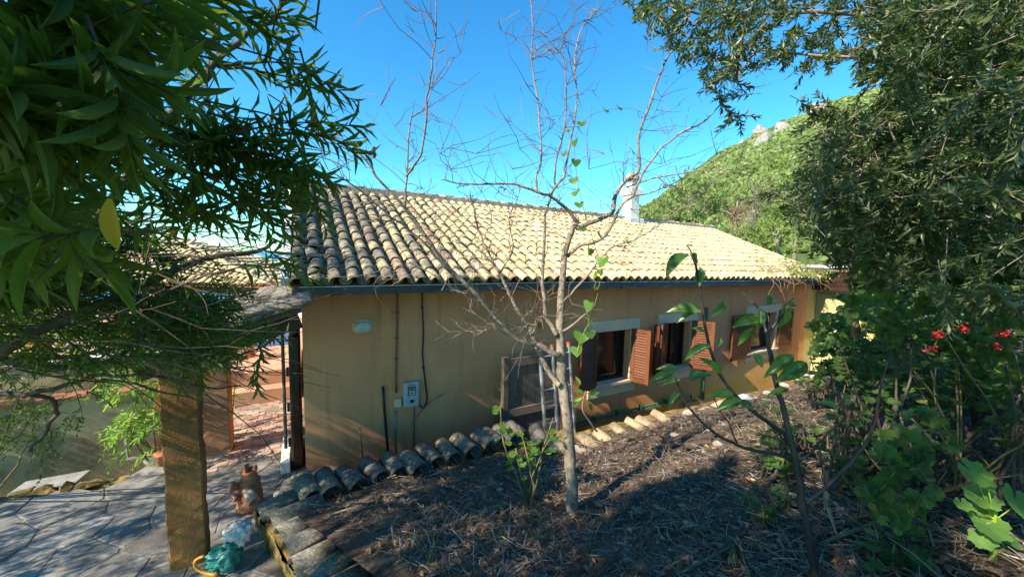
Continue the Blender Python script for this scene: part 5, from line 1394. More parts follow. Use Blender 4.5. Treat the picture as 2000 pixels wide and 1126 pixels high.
# shoot with small wilted leaves standing by the trunk, right side
sh = thing('wilted_shoot', PY(1170, 850, YB + 1.2), 'pale thin shoot with small wilted leaves right of the bare tree trunk', 'plant')
p, r = limb([(1166, 842, YB + 1.3), (1150, 820, YB + 1.25), (1138, 800, YB + 1.2), (1139, 780, YB + 1.2), (1144, 762, YB + 1.2)], .012, .006); mb = MB(); mb.tube(p, r, 6); obj('stem', mb, M['twig'], sh, smooth=True)
mm = leaf_mesh('leaf', LEAF_OVAL, M['L_vine'])
for px, py, dx, dz_ in [(1140, 766, -.6, .2), (1146, 768, .8, .1), (1138, 775, -.9, -.5), (1150, 785, .4, -.9), (1133, 752, -.3, .6), (1152, 770, .9, .3), (1130, 782, -.5, -.7)]:
    P = PY(px, py, YB + 1.2); inst('leaf', mm, frames(P[None], unit(np.array([[dx, rs.normal() * .3, dz_]])), np.array([[0, -1., .5]]), [.12], [.05])[0], sh)

# ---- oleander on the left
oc = np.array([-3.3, 1.3, PZ0])
ol = thing('oleander_tree', oc, 'big oleander with long narrow leaves filling the upper left', 'tree')
def OL(pix, w0, w1, name='branch'):
    Ym = np.mean([q[2] for q in pix]); return add_limb(ol, pix, w0 / 2 * Ym / FPX, w1 / 2 * Ym / FPX, M['barkdark'], name, .006, 8)
fork = np.array([-3.1, 1.5, -1.4])
mb = MB(); mb.tube([oc - Z * .15, oc + np.array([.05, .05, .6]), oc + np.array([.1, .15, 1.2]), fork], [.11, .095, .09, .08], 10); obj('trunk', mb, M['barkdark'], ol, smooth=True)
for q in ((-60, 725, 1.9), (-60, 548, 1.85), (-60, 695, 2.3), (-60, 775, 2.2)):
    P = PY(*q); mb = MB(); mid = (fork + P) / 2 + np.array([0, 0, .05]); mb.tube([fork - Z * .2, fork, mid, P], [.05, .045, .035, .028], 8); obj('branch', mb, M['barkdark'], ol, smooth=True)
OL([(-60, 725, 1.9), (0, 690, 2.0), (60, 652, 2.0), (160, 606, 2.1), (280, 558, 2.2), (400, 506, 2.4), (500, 490, 2.6), (540, 470, 2.7)], 26, 7)
OL([(-60, 548, 1.85), (0, 525, 1.9), (60, 512, 1.95), (130, 470, 2.0), (200, 418, 2.0), (245, 348, 2.1), (263, 305, 2.1), (277, 277, 2.1), (355, 199, 2.2), (426, 124, 2.3), (480, 67, 2.4), (533, 43, 2.5), (554, 0, 2.6), (570, -40, 2.6)], 24, 6)
OL([(277, 280, 2.1), (290, 235, 2.0), (300, 205, 2.0), (310, 150, 1.9)], 12, 6)
OL([(400, 160, 2.3), (419, 117, 2.4), (428, 50, 2.5), (433, -30, 2.6)], 9, 6)
OL([(426, 130, 2.3), (500, 140, 2.6), (560, 170, 2.8), (600, 130, 3.0), (640, 100, 3.1)], 6, 2)
OL([(480, 470, 2.6), (520, 290, 2.7), (530, 230, 2.8), (555, 190, 2.9)], 7, 3)
OL([(-60, 695, 2.3), (30, 698, 2.3), (100, 700, 2.3), (180, 690, 2.4), (260, 676, 2.4), (360, 655, 2.5), (460, 640, 2.6)], 12, 4)
OL([(-60, 700, 2.2), (30, 705, 2.2), (80, 716, 2.2), (160, 716, 2.3), (190, 712, 2.3), (250, 680, 2.4), (320, 630, 2.5), (420, 590, 2.6), (500, 570, 2.7)], 16, 4)
OL([(-60, 775, 2.2), (20, 770, 2.2), (100, 760, 2.2), (180, 735, 2.3), (240, 735, 2.3), (330, 738, 2.4), (400, 757, 2.4), (470, 752, 2.5)], 11, 3)
OL([(60, 880, 2.5), (85, 850, 2.5), (105, 815, 2.5), (112, 800, 2.4), (100, 780, 2.3), (60, 770, 2.2)], 6, 8)
OL([(200, 740, 2.3), (300, 760, 2.3), (370, 775, 2.4), (420, 790, 2.4)], 5, 2)
OL([(400, 720, 2.5), (450, 700, 2.5), (505, 680, 2.5), (540, 655, 2.5)], 6, 3)
stems = []
for k in range(150):          # thin crossing twigs under the crown
    px, py = rs.uniform(-60, 430), rs.uniform(430, 720)
    Y = rs.uniform(1.7, 3.2); d = np.array([rs.uniform(.6, 1.2), rs.uniform(-.3, .5), rs.normal() * .28 - .02])
    stems.append(kinky(PY(px, py, Y), d, rs.uniform(.4, 1.1), 6, .12))
add_stems(ol, stems, .005, .0015, M['barkdark'], n=4)
clusters = [  # polygon, near, far, shoots, length, leaf length
    ([(-80, -60), (330, -60), (330, 90), (250, 200), (130, 300), (60, 470), (-80, 520)], .65, 1.2, 46, .26, (.12, .18)),
    ([(-80, -60), (470, -60), (480, 300), (350, 430), (-80, 480)], 1.3, 2.4, 280, .34, (.11, .16)),
    ([(200, -60), (590, -60), (615, 100), (640, 230), (640, 330), (600, 400), (480, 420), (330, 420), (200, 300)], 1.3, 2.2, 560, .30, (.085, .125)),
    ([(540, 20), (625, 90), (660, 180), (690, 260), (650, 330), (560, 330)], 1.7, 2.3, 130, .26, (.075, .105)),
    ([(610, 190), (700, 215), (715, 260), (670, 340), (600, 330)], 2.2, 3.0, 130, .22, (.06, .085)),
    ([(-80, 400), (330, 420), (560, 380), (600, 440), (540, 520), (330, 520), (-80, 600)], 1.6, 2.7, 330, .28, (.09, .13)),
    ([(280, 560), (560, 540), (600, 600), (540, 650), (330, 680)], 2.1, 2.8, 120, .24, (.07, .11)),
    ([(-60, 420), (250, 560), (450, 640), (450, 720), (-60, 720)], 1.9, 2.9, 230, .2, (.05, .10)),
    ([(120, 0), (400, 0), (420, 330), (150, 330)], 3.2, 4.6, 90, .32, (.10, .14)),
]
Ms = []; st = []
for poly, Y0, Y1, n, ln, LL in clusters:
    P = sample_poly(n, poly, Y0, Y1); P = P[keep_sun(P)]; n = len(P)
    out = unit(P - np.array([-3.4, 1.2, -.3])); D = out * .7 + rs.normal(size=(n, 3)) * .55 + np.array([.35, .1, -.15])
    m, s = sprays(P - unit(D) * ln * .5, D, ln * rs.uniform(.7, 1.25, n), 21, LL, (.10, .145) if Y0 < 1 else (.12, .17), .95); Ms.append(m); st += s
for px, py, Y, dx, dz_ in [(508, 668, 2.35, .3, -1), (505, 715, 2.3, -.1, -1), (500, 742, 2.3, .2, -1), (565, 655, 2.5, .8, .1), (600, 375, 2.2, .1, -1), (470, 400, 1.9, .1, -1), (395, 400, 1.8, 0, -1), (540, 430, 2.4, 0, -1), (575, 470, 2.6, .3, -.9), (430, 440, 2.2, .1, -1), (560, 560, 2.6, .3, -.7), (590, 620, 2.6, .9, .2), (395, 745, 2.4, .2, -1), (355, 740, 2.5, -.1, -1)]:
    P = PY(px, py, Y)[None]; D = np.array([[dx, -.1, dz_]]); m, s = sprays(P - unit(D) * .08, D, .12, 9, (.09, .135), (.15, .2), .8, 3, .2, .5); Ms.append(m); st += s
# outer shoots whose shade dapples the near end of the roof
rp = np.array([roof(t_, s_) for t_, s_ in zip(rs.uniform(-.3, 1.0, 120) * rs.uniform(.3, 1, 120), rs.uniform(0, 4.2, 120))]) + SUN * rs.uniform(2.2, 4.6, (120, 1))
m, s = sprays(rp, rs.normal(size=(120, 3)) + np.array([.3, .1, -.1]), .3, 18, (.09, .13), (.13, .18), .95); Ms.append(m); st += s
# unseen shoots added along sun rays, leaving only streaks on the house corner
rp = np.array([HC(t_, -.01, z_) for t_, z_ in zip(rs.uniform(-.1, 1.5, 44), rs.uniform(-3.0, -1.8, 44))]) + SUN * rs.uniform(4.3, 7.5, (44, 1))
m, s = sprays(rp, rs.normal(size=(44, 3)), .34, 18, (.11, .16), (.14, .19), .95); Ms.append(m); st += s
# unseen parts of the crown, thickened with added shoots to shade garden and path
def box_pts(n, lo, hi): return rs.uniform(lo, hi, (n, 3))
for n, lo, hi in ((560, (-5.2, -2.5, .4), (-1.6, 1.4, 2.7)), (480, (-8.5, -1.2, -.3), (-3.6, 3.0, 2.4)), (60, (-3.4, .4, 1.2), (-1.2, 1.6, 2.2)), (300, (-3.6, -3.5, .8), (1.5, -.3, 3.2)), (300, (-3.2, -2.6, .2), (3.6, -.62, 1.7)), (200, (-3.6, -1.6, .3), (-.9, .1, 1.5))):
    P = box_pts(n, lo, hi); px, py, dz = project(P); bad = (dz > 0) & (px > 430) & (px < 2100) & (py > -120); bad |= (P[:, 2] > 1.5) & (P[:, 0] > -3.3) & (P[:, 1] > -1.2); P = P[keep_sun(P) & ~bad]; n = len(P)
    D = rs.normal(size=(n, 3)) + np.array([.2, .2, .1]); m, s = sprays(P, D, .4 * rs.uniform(.8, 1.3, n), 21, (.12, .17), (.14, .19), .95); Ms.append(m); st += s
# added shoots out of view, shading the nearest leaves and the bare tree's foot
q1 = sample_poly(300, [(-80, -60), (330, -60), (330, 90), (250, 200), (130, 300), (60, 470), (-80, 520)], .65, 1.2) + SUN * rs.uniform(.6, 2.4, (300, 1))
px, py, dz = project(q1); q1 = q1[(q1[:, 1] < -.5) | ((dz > .3) & ((px < -500) | (py < -500)))]; n = len(q1)
m, s = sprays(q1, rs.normal(size=(n, 3)), .34, 21, (.11, .16), (.14, .19), .95); Ms.append(m); st += s
q1 = np.array([PY(1115, y_, YB) for y_ in rs.uniform(790, 1000, 14)]) + SUN * rs.uniform(4.5, 6.5, (14, 1))
m, s = sprays(q1, rs.normal(size=(14, 3)), .34, 18, (.11, .16), (.14, .19), .95); Ms.append(m); st += s
# shoots added left of the picture to shade the flagstones and the beige wall
for pts_, n_ in ((np.array([PZ(a_, b_, PZ0) for a_, b_ in zip(rs.uniform(-60, 330, 130), rs.uniform(950, 1126, 130))]), 70), (np.array([[*(e0 - dA * a_), b_] for a_, b_ in zip(rs.uniform(-.2, 3.5, 130), rs.uniform(-3.6, -2.4, 130))]), 80)):
    q1 = pts_ + SUN * rs.uniform(3.0, 6.5, (len(pts_), 1)); px, py, dz = project(q1); q1 = q1[(dz < .1) | (px < -300)][:n_]; n = len(q1)
    m, s = sprays(q1, rs.normal(size=(n, 3)), .34, 18, (.11, .16), (.14, .19), .95); Ms.append(m); st += s
# overhead shoots added behind the camera to shade the right part of the bank
gp0 = np.array([PG(a_, b_) for a_, b_ in zip(rs.uniform(1420, 2050, 900), rs.uniform(770, 1126, 900))]) + SUN * rs.uniform(4.2, 8.0, (900, 1))
px, py, dz = project(gp0); gp0 = gp0[(gp0[:, 1] < -.55) | ((dz > .3) & ((py < -650) | (px < -600)))][:300]
gp0 = gp0[keep_sun(gp0)]; n = len(gp0); m, s = sprays(gp0, rs.normal(size=(n, 3)), .36, 21, (.12, .17), (.15, .2), .95); Ms.append(m); st += s
Ms = np.concatenate(Ms); px, py, dz = project(Ms[:, :3, 3] + Ms[:, :3, 1] * .6); Ms = Ms[~((dz > .03) & (px > 740) & (px < 2300) & (py > -500) & (py < 1300))]; px, py, dz = project(Ms[:, :3, 3] + Ms[:, :3, 1] * .6); Ms = Ms[~((dz > .03) & (dz < .85) & (px > 430) & (px < 2300) & (py > -200) & (py < 1300))]; Ms = Ms[~in_fleck(Ms[:, :3, 3])]; pb = blocks_sun(Ms[:, :3, 3]); Ms = Ms[(pb < .9) | (rs.uniform(size=len(Ms)) < .025)]
add_leaves(ol, Ms, LEAF_LANCE, LEAF_LANCE_LOW, M['L_oleander'])
add_stems(ol, st, .004, .0018, M['barkdark'], name='shoot')
P = PY(216, 388, .55); yl = leaf_mesh('leaf', LEAF_LANCE, M['L_yellow'])
o = inst('leaf', yl, frames(P[None], unit(np.array([[-.12, .1, -1]])), np.array([[.45, -1., .1]]), [.078], [.023])[0], ol, 'yellowing hanging leaf')
P = PY(728, 300, 3.0)
fl = thing('flower_head', P, 'single dark red flower cluster against the sky left of the bare tree', 'flower')
mb = MB()
for k in range(9): mb.blob(P + rs.normal(size=3) * .018, (.014, .012, .012), 300 + k, .4, 1)
obj('petal', mb, plain('dark red petals', (.12, .01, .03), .6), fl); mb = MB(); mb.tube([P, P + np.array([-.12, 0, -.04]), P + np.array([-.35, .05, -.12])], [.003, .003, .004], 5); obj('stem', mb, M['twig'], fl)

# ---- olive on the right
oc = np.array([5.0, 1.9, float(garden_z(5.0, 1.9))])
ov = thing('olive_tree', oc, 'large olive tree with dense small grey green leaves filling the right side', 'tree')
mb = MB(); mb.tube([oc - Z * .2, oc + np.array([-.1, .1, .7]), oc + np.array([-.3, .2, 1.5]), oc + np.array([-.5, .3, 2.1])], [.22, .17, .15, .13], 12); obj('trunk', mb, M['barkdark'], ov, smooth=True)
f2 = oc + np.array([-.4, .25, 1.8])
def OV(pix, w0, w1, root=True):
    Ym = np.mean([q[2] for q in pix]); p, r = limb(pix, w0 / 2 * Ym / FPX, w1 / 2 * Ym / FPX, .006)
    if root: p = [f2, (f2 + p[0]) / 2 + Z * .1] + p; r = [.05, .04] + r
    mb = MB(); mb.tube(p, r, 7); obj('branch', mb, M['bark'], ov, smooth=True)
OV([(2050, 255, 2.4), (1960, 275, 2.5), (1860, 305, 2.6), (1740, 340, 2.7), (1660, 350, 2.8)], 10, 3)
OV([(2050, 60, 2.6), (1900, 50, 2.7), (1700, 30, 2.8), (1550, 25, 2.9), (1400, 30, 3.0), (1300, 10, 3.0)], 12, 3)
OV([(2050, 160, 2.4), (1900, 150, 2.6), (1760, 120, 2.8), (1600, 110, 3.0), (1480, 100, 3.1), (1440, 170, 3.1)], 10, 2)
OV([(1700, 345, 2.7), (1640, 300, 2.8), (1590, 230, 2.9), (1578, 190, 2.9)], 5, 1.5, False)
OV([(2040, 420, 2.6), (1900, 430, 2.8), (1750, 420, 3.0), (1600, 400, 3.2), (1500, 395, 3.3)], 9, 2)
OV([(1800, 330, 2.6), (1740, 270, 2.6), (1745, 210, 2.6)], 5, 1.5, False)
oclus = [
    ([(1210, -60), (2080, -60), (2080, 150), (1760, 170), (1620, 130), (1500, 120), (1440, 150), (1390, 165), (1330, 110), (1250, 60)], 2.6, 3.8, 640),
    ([(1700, -60), (2080, -60), (2080, 560), (1780, 560), (1600, 500), (1560, 400), (1620, 230), (1720, 190)], 2.2, 3.6, 1400),
    ([(1560, 330), (1640, 210), (1760, 260), (1760, 520), (1640, 500), (1540, 420)], 2.8, 4.0, 210),
    ([(1850, 150), (2080, 100), (2080, 640), (1900, 620), (1800, 560)], 1.8, 2.6, 150),
    ([(1480, 380), (1560, 360), (1600, 400), (1560, 420)], 3.2, 3.5, 8),
    ([(1560, 190), (1610, 180), (1640, 260), (1580, 240)], 2.8, 3.2, 12),
    ([(1380, 150), (1450, 160), (1460, 250), (1420, 240)], 3.0, 3.2, 10),
]
Ms = []; st = []
for poly, Y0, Y1, n in oclus:
    P = sample_poly(n, poly, Y0, Y1); D = rs.normal(size=(n, 3)) * .7 + np.array([-.5, -.1, -.25]); ln = .24
    m, s = sprays(P - unit(D) * ln * .5, D, ln * rs.uniform(.6, 1.3, n), 24, (.046, .074), (.24, .33), .75, 2, .15, .1); Ms.append(m); st += s
for n, lo, hi in ((300, (-.5, -2.6, 2.0), (4.2, .4, 3.4)), (150, (3.4, .2, 1.2), (5.5, 2.6, 3.2))):
    P = box_pts(n, lo, hi); px, py, dz = project(P); bad = (dz > 0) & (px > -100) & (px < 1900) & (py > -60); P = P[keep_sun(P) & ~bad]; n = len(P)
    m, s = sprays(P, rs.normal(size=(n, 3)), .35 * rs.uniform(.8, 1.3, n), 26, (.05, .075), (.22, .3), .8, 2, .15, .1); Ms.append(m); st += s
Ms = np.concatenate(Ms); Ms = Ms[~in_fleck(Ms[:, :3, 3])]
add_leaves(ov, Ms, LEAF_OLIVE, LEAF_OLIVE, M['L_olive'])
add_stems(ov, st, .0028, .0012, M['bark'], name='shoot')

# ---- sapling with broad leaves in the right foreground
sb = PG(1596, 1150); YS = sb[1]; us_ = YS / FPX
sp_ = thing('sapling', sb, 'young dark stemmed tree with a few broad glossy leaves in front of the right windows', 'sapling')
def SL_(pts, d0, d1, w0, w1, name='branch'):
    pix = [(a_, b_, YS + d0 + (d1 - d0) * i / (len(pts) - 1)) for i, (a_, b_) in enumerate(pts)]
    p, r = add_limb(sp_, pix, w0 / 2 * us_ * .78, w1 / 2 * us_ * .75, M['sapbark'], name, .002); return p
SL_([(1598, 1160), (1590, 1110), (1578, 1040), (1565, 970), (1555, 905), (1545, 860), (1535, 815), (1522, 770), (1510, 720), (1502, 680), (1496, 640)], 0, .1, 22, 10, 'trunk')
SL_([(1556, 905), (1530, 890), (1480, 880), (1440, 868), (1400, 848), (1370, 822), (1345, 795), (1330, 765), (1318, 735)], .08, -.05, 11, 4)
SL_([(1540, 850), (1505, 828), (1470, 800), (1430, 765), (1405, 730), (1390, 690), (1380, 650), (1372, 600), (1366, 555), (1360, 520), (1350, 492)], .1, 0, 12, 5)
SL_([(1350, 492), (1343, 480), (1352, 478)], 0, 0, 4, 2)
SL_([(1497, 645), (1488, 620), (1478, 598), (1465, 588), (1452, 572)], .1, .15, 8, 3)
SL_([(1497, 655), (1515, 632), (1530, 610), (1535, 595), (1550, 582)], .1, .05, 8, 3)
SL_([(1500, 668), (1503, 640), (1498, 615), (1485, 602)], .1, .2, 5, 2)
SL_([(1556, 905), (1585, 882), (1605, 858), (1635, 830), (1650, 815), (1640, 780)], .1, -.05, 7, 3)
SL_([(1570, 985), (1595, 965), (1640, 925), (1670, 895), (1695, 860), (1712, 810), (1720, 760), (1735, 700)], .05, -.1, 11, 4)
SL_([(1440, 865), (1420, 820), (1405, 800), (1392, 770)], .05, .0, 4, 2)
lv = [(1365, 612, 1307, 598, 25), (1370, 608, 1322, 620, 15), (1388, 617, 1424, 584, 14), (1390, 675, 1334, 696, 16), (1401, 677, 1410, 656, 9), (1324, 725, 1284, 714, 17), (1316, 730, 1268, 741, 17), (1329, 741, 1292, 748, 9), (1345, 742, 1366, 717, 14), (1345, 746, 1392, 724, 9), (1432, 770, 1388, 768, 18), (1448, 781, 1402, 796, 20), (1470, 800, 1440, 778, 18),
      (1347, 499, 1298, 526, 30), (1347, 496, 1368, 513, 16), (1364, 554, 1373, 516, 13), (1366, 560, 1362, 520, 12), (1499, 597, 1512, 572, 16), (1534, 600, 1560, 590, 10), (1484, 640, 1490, 600, 14), (1472, 640, 1440, 672, 10), (1535, 600, 1530, 640, 14), (1550, 694, 1497, 730, 20), (1472, 690, 1492, 716, 14), (1505, 715, 1560, 694, 22), (1515, 745, 1590, 700, 18), (1405, 730, 1380, 700, 13), (1376, 650, 1352, 636, 10), (1540, 760, 1500, 770, 12), (1430, 640, 1500, 618, 12), (1330, 765, 1305, 790, 12), (1636, 800, 1600, 780, 12)]
lm = leaf_mesh('leaf', strip_leaf(6, lambda s: (0.1, .66, .96, 1.0, .86, .52, .03)[int(round(s * 6))], 0.32, 0.45), M['L_sapling'], True)
for x0_, y0_, x1_, y1_, wd in lv:
    Yl = YS + rs.uniform(-.06, .04); P = PY(x0_, y0_, Yl); Q = PY(x1_, y1_, Yl + rs.uniform(-.05, .05)); L = np.linalg.norm(Q - P)
    nn = unit(np.array([rs.normal() * .4, -.75 + rs.normal() * .2, .75])); wdm = max(wd * us_ * 1.05, L * .32)
    inst('leaf', lm, frames(P[None], (Q - P)[None], nn[None], [L], [wdm])[0], sp_)

# ---- geraniums and other low plants
gl_me = None
def geranium(px, py, h, ns, nl, Lf, label, mat='L_geranium', stem='stem', lean=(0, 0), spread=.35, LF=None, group='geranium bushes on the bank', name='geranium', flowers=(), base=None, sr=.008, fy_=None):
    P0 = PG(px, py) if base is None else base
    t_ = thing(name, P0, label, 'plant', group)
    Ms = []
    for k in range(ns):
        d = np.array([lean[0] + rs.normal() * spread, lean[1] + rs.normal() * spread, 1.0]); L = h * rs.uniform(.6, 1.1)
        s = kinky(P0 + np.array([rs.normal() * .05, rs.normal() * .05, -.03]), d, L, 6, .14, .06)
        mb = MB(); mb.tube(s, list(np.linspace(sr, sr * .5, len(s))), 6); obj('stem', mb, M[stem], t_, smooth=True)
        s = np.array(s)
        for q in range(nl):
            f = rs.uniform(.35, 1.0) ** .6 * (len(s) - 1); i = min(int(f), len(s) - 2); b = s[i] + (s[i + 1] - s[i]) * (f - i)
            az = rs.uniform(0, 6.28); hd = np.array([math.cos(az), math.sin(az), 0]); pet = Lf * rs.uniform(.5, 1.2)
            c = b + hd * pet + Z * pet * .3; nn = unit(Z + hd * .45 + rs.normal(size=3) * .25); l_ = Lf * rs.uniform(.7, 1.2)
            Ms.append(frames((c - hd * l_ * .1)[None], (hd - Z * .35)[None], nn[None], [l_], [l_ * 1.05])[0])
    LF = LF or LEAF_LOBED
    add_leaves(t_, np.array(Ms), LF, LF, M[mat], limit=60, minpx=9)
    for fx, fy, fr_ in flowers:
        c = PY(fx, fy, fy_ or P0[1]); mb = MB()
        for k in range(14):
            mb.blob(c + rs.normal(size=3) * np.array([fr_, fr_ * .6, fr_ * .55]), (fr_ * .42, fr_ * .42, fr_ * .35), 400 + k, .4, 1)
        obj('flower_head', mb, M['redflower'], t_)
        mb = MB(); mb.tube([c, (c + s[-1]) / 2 - Z * .02, s[-1]], .003, 5); obj('flower_stalk', mb, M['stem'], t_, smooth=True)
    return t_
geranium(1040, 985, 1.0, 6, 8, .075, 'thin branched geranium with pale green leaves left of the bare tree', 'L_vine', 'stem', (-.04, .05), .22, sr=.011)
geranium(1700, 800, 1.05, 7, 16, .085, 'leafy geranium in front of the annex wall', lean=(-.05, .1))
geranium(1650, 770, .85, 6, 15, .08, 'geranium with sunlit leaves right of the third window', 'L_geranium', lean=(-.1, .1))
geranium(1790, 850, 1.2, 8, 13, .09, 'tall geranium with large dark leaves right of the sapling', lean=(.0, .0))
geranium(1830, 800, 1.15, 6, 12, .085, 'geranium with red flower heads on the left of the flower group', flowers=[(1835, 652, .022), (1882, 640, .020), (1822, 682, .018)], fy_=2.35)
geranium(1950, 800, 1.1, 7, 12, .085, 'geranium with red flower heads at the right edge', flowers=[(1955, 650, .020), (1945, 676, .017)], fy_=2.3)
geranium(1880, 960, 1.25, 6, 11, .095, 'tall dark geranium in the shade of the olive', lean=(.05, .1))
geranium(1760, 960, .75, 5, 9, .08, 'shaded geranium with a yellowed lower leaf')
geranium(1980, 950, 1.4, 6, 13, .095, 'tall shaded geranium at the right border under the olive')
geranium(1620, 800, .9, 6, 16, .08, 'bushy geranium just right of the sapling top', lean=(-.1, .0))
geranium(1740, 760, 1.0, 6, 16, .085, 'dense geranium below the annex canopy')
geranium(1880, 780, 1.3, 7, 16, .09, 'tall dense geranium under the olive branches')
geranium(1960, 860, 1.5, 7, 16, .10, 'tallest geranium against the olive foliage at the right')
for px_q, py_q, h_q, lab_q in ((1700, 930, 1.15, 'woody stemmed geranium with dark canes leaning right of the sapling'), (1800, 930, 1.25, 'tangle of dark woody canes with few leaves under the olive'), (1900, 880, 1.3, 'dark canes with sparse leaves below the red flowers'), (1990, 1010, 1.0, 'dark woody canes at the right edge behind the mallow'), (1590, 800, .7, 'small woody geranium near the house end'), (1545, 890, .6, 'thin dark branched shrub just left of the sapling fork'), (1650, 960, .85, 'dark branched shrub right behind the sapling trunk'), (1690, 880, .9, 'dark thin stemmed shrub right of the sapling branches'), (1500, 940, .5, 'small dark twiggy shrub left of the sapling trunk')):
    geranium(px_q, py_q, h_q, 9, 7, .075, lab_q, 'L_geranium', 'barkdark', (.15, .05), .34, sr=.012)
geranium(1690, 1010, .45, 4, 7, .07, 'low geranium shoots among dry canes')
geranium(1620, 905, .6, 4, 7, .06, 'thin geranium between sapling and dry canes')
geranium(1480, 1030, .28, 4, 6, .06, 'small low geranium left of the sapling stem')
geranium(1545, 1000, .25, 3, 6, .065, 'small round leaved plant behind the sapling stem')
geranium(1720, 1110, .22, 4, 6, .07, 'low broad leaved weed at the bottom near dry stalks')
geranium(1830, 1120, .2, 3, 5, .08, 'low green seedling at the bottom right')
geranium(1440, 1100, .15, 3, 5, .05, 'tiny green plant at the bottom beside a fallen cane')
# bright mallow in a sun fleck
mb_ = PG(1942, 1098)
ml_ = thing('mallow', mb_, 'bright yellow green mallow lit by a sun fleck in the lower right corner', 'plant')
Ym = mb_[1]
P = lambda px, py, d=0: PY(px, py, Ym + d)
mb = MB(); mb.tube([P(1940, 1105), P(1942, 1060), P(1941, 1010), P(1946, 975)], [.016, .016, .013, .009], 8); obj('stem', mb, M['greenstem'], ml_, smooth=True)
mm = leaf_mesh('leaf', LEAF_LOBED, M['L_mallow'], 2); um = Ym / FPX
for px, py, s_, nx, nz in [(1927, 1022, 78, -.1, .9), (1916, 972, 62, -.3, .8), (1985, 985, 84, .1, .35), (1903, 925, 64, -.1, .9), (1960, 1048, 60, .4, .8), (1918, 1052, 46, -.5, .6), (1930, 948, 26, .2, .5), (1880, 985, 30, -.3, .9), (1962, 1072, 22, .3, .9)]:
    c = P(px, py, rs.uniform(-.05, .03)); nn = unit(np.array([nx, -.55, nz])); d = unit(np.array([rs.normal() * .5, -.5, -.4])); L = s_ * um * .95
    inst('leaf', mm, frames((c - d * L * .42)[None], d[None], nn[None], [L], [L * 1.05])[0], ml_)
    mb = MB(); mb.tube([c, (c + P(1942, 1010)) / 2 - Z * .01, P(1942, 1015)], .0035, 5); obj('leaf_stalk', mb, M['greenstem'], ml_, smooth=True)

# ---- climber on a support behind the first pillar (sunlit) and on the second
def climber(name, label, boxes, nl, Lr, mat, basep, LF=LEAF_LANCE, LFl=LEAF_LANCE_LOW, W=(.2, .3), group=None):
    t_ = thing(name, basep, label, 'shrub', group); Ms = []; st = []
    for poly, Y0, Y1, n in boxes:
        P = sample_poly(n, poly, Y0, Y1); D = rs.normal(size=(n, 3)) * .5 + np.array([-.5, -.3, .1])
        m, s = sprays(P, D, .22 * rs.uniform(.7, 1.3, n), nl, Lr, W, .9, 2, .8, .7); Ms.append(m); st += s
    add_leaves(t_, np.concatenate(Ms), LF, LFl, M[mat], limit=160); add_stems(t_, st, .003, .0012, M['stem'], name='shoot')
    P = st[0][0]
    for k in range(4):
        q = st[rs.randint(len(st))][2]; mb = MB(); mb.tube([np.asarray(basep) + rs.normal(size=3) * .04, (np.asarray(basep) + q) / 2 + rs.normal(size=3) * .08, q], [.014, .010, .005], 6); obj('stem', mb, M['stem'], t_, smooth=True)
climber('climbing_shrub', 'bright sunlit climbing shrub with drooping leaves left of the first pillar', [([(205, 730), (240, 700), (330, 690), (325, 890), (270, 890), (235, 830)], 4.6, 5.3, 70)], 16, (.07, .13), 'L_fern', PZ(300, 895, PZ0))
climber('climbing_shrub', 'narrow climber beside the red brown pillar', [([(432, 690), (455, 700), (458, 810), (440, 830)], 5.9, 6.3, 22)], 12, (.06, .11), 'L_fern', PZ(446, 845, PZ0))
climber('dark_shrub', 'dark small leaved shrub in front of the beige wall on the left', [([(-60, 710), (60, 720), (190, 770), (150, 840), (60, 880), (-60, 900)], 2.6, 3.8, 120)], 18, (.03, .055), 'L_dark', PZ(-40, 1000, PZ0 - .3), LEAF_OLIVE, LEAF_OLIVE, (.3, .45))
climber('yellow_shrub', 'yellow green shrub beyond the terrace on the far left', [([(-60, 580), (60, 600), (160, 640), (120, 690), (-60, 690)], 9, 11, 70)], 20, (.08, .14), 'L_bush', np.array([-13.5, 10, -2.5]), LEAF_OLIVE, LEAF_OLIVE, (.4, .55))
climber('terrace_shrub', 'leafy shrub in the middle of the terrace behind the pale wall', [([(60, 600), (180, 590), (220, 690), (50, 700)], 7.6, 8.6, 70)], 18, (.07, .12), 'L_bush', np.array([-9.6, 8.2, -2.5]), LEAF_OLIVE, LEAF_OLIVE, (.35, .5))
climber('terrace_shrub', 'dark leafy shrub on the terrace right behind the porch roof', [([(220, 590), (420, 590), (420, 680), (220, 690)], 7.6, 8.8, 90)], 18, (.07, .12), 'L_dark', np.array([-7.6, 8.3, -2.5]), LEAF_OLIVE, LEAF_OLIVE, (.35, .5))
climber('pale_shrub', 'pale green shrub seen under the pavilion roof', [([(220, 590), (290, 585), (310, 640), (220, 645)], 18, 20, 40)], 20, (.12, .2), 'L_bush', np.array([-19, 19, -4.2]), LEAF_OLIVE, LEAF_OLIVE, (.4, .55))

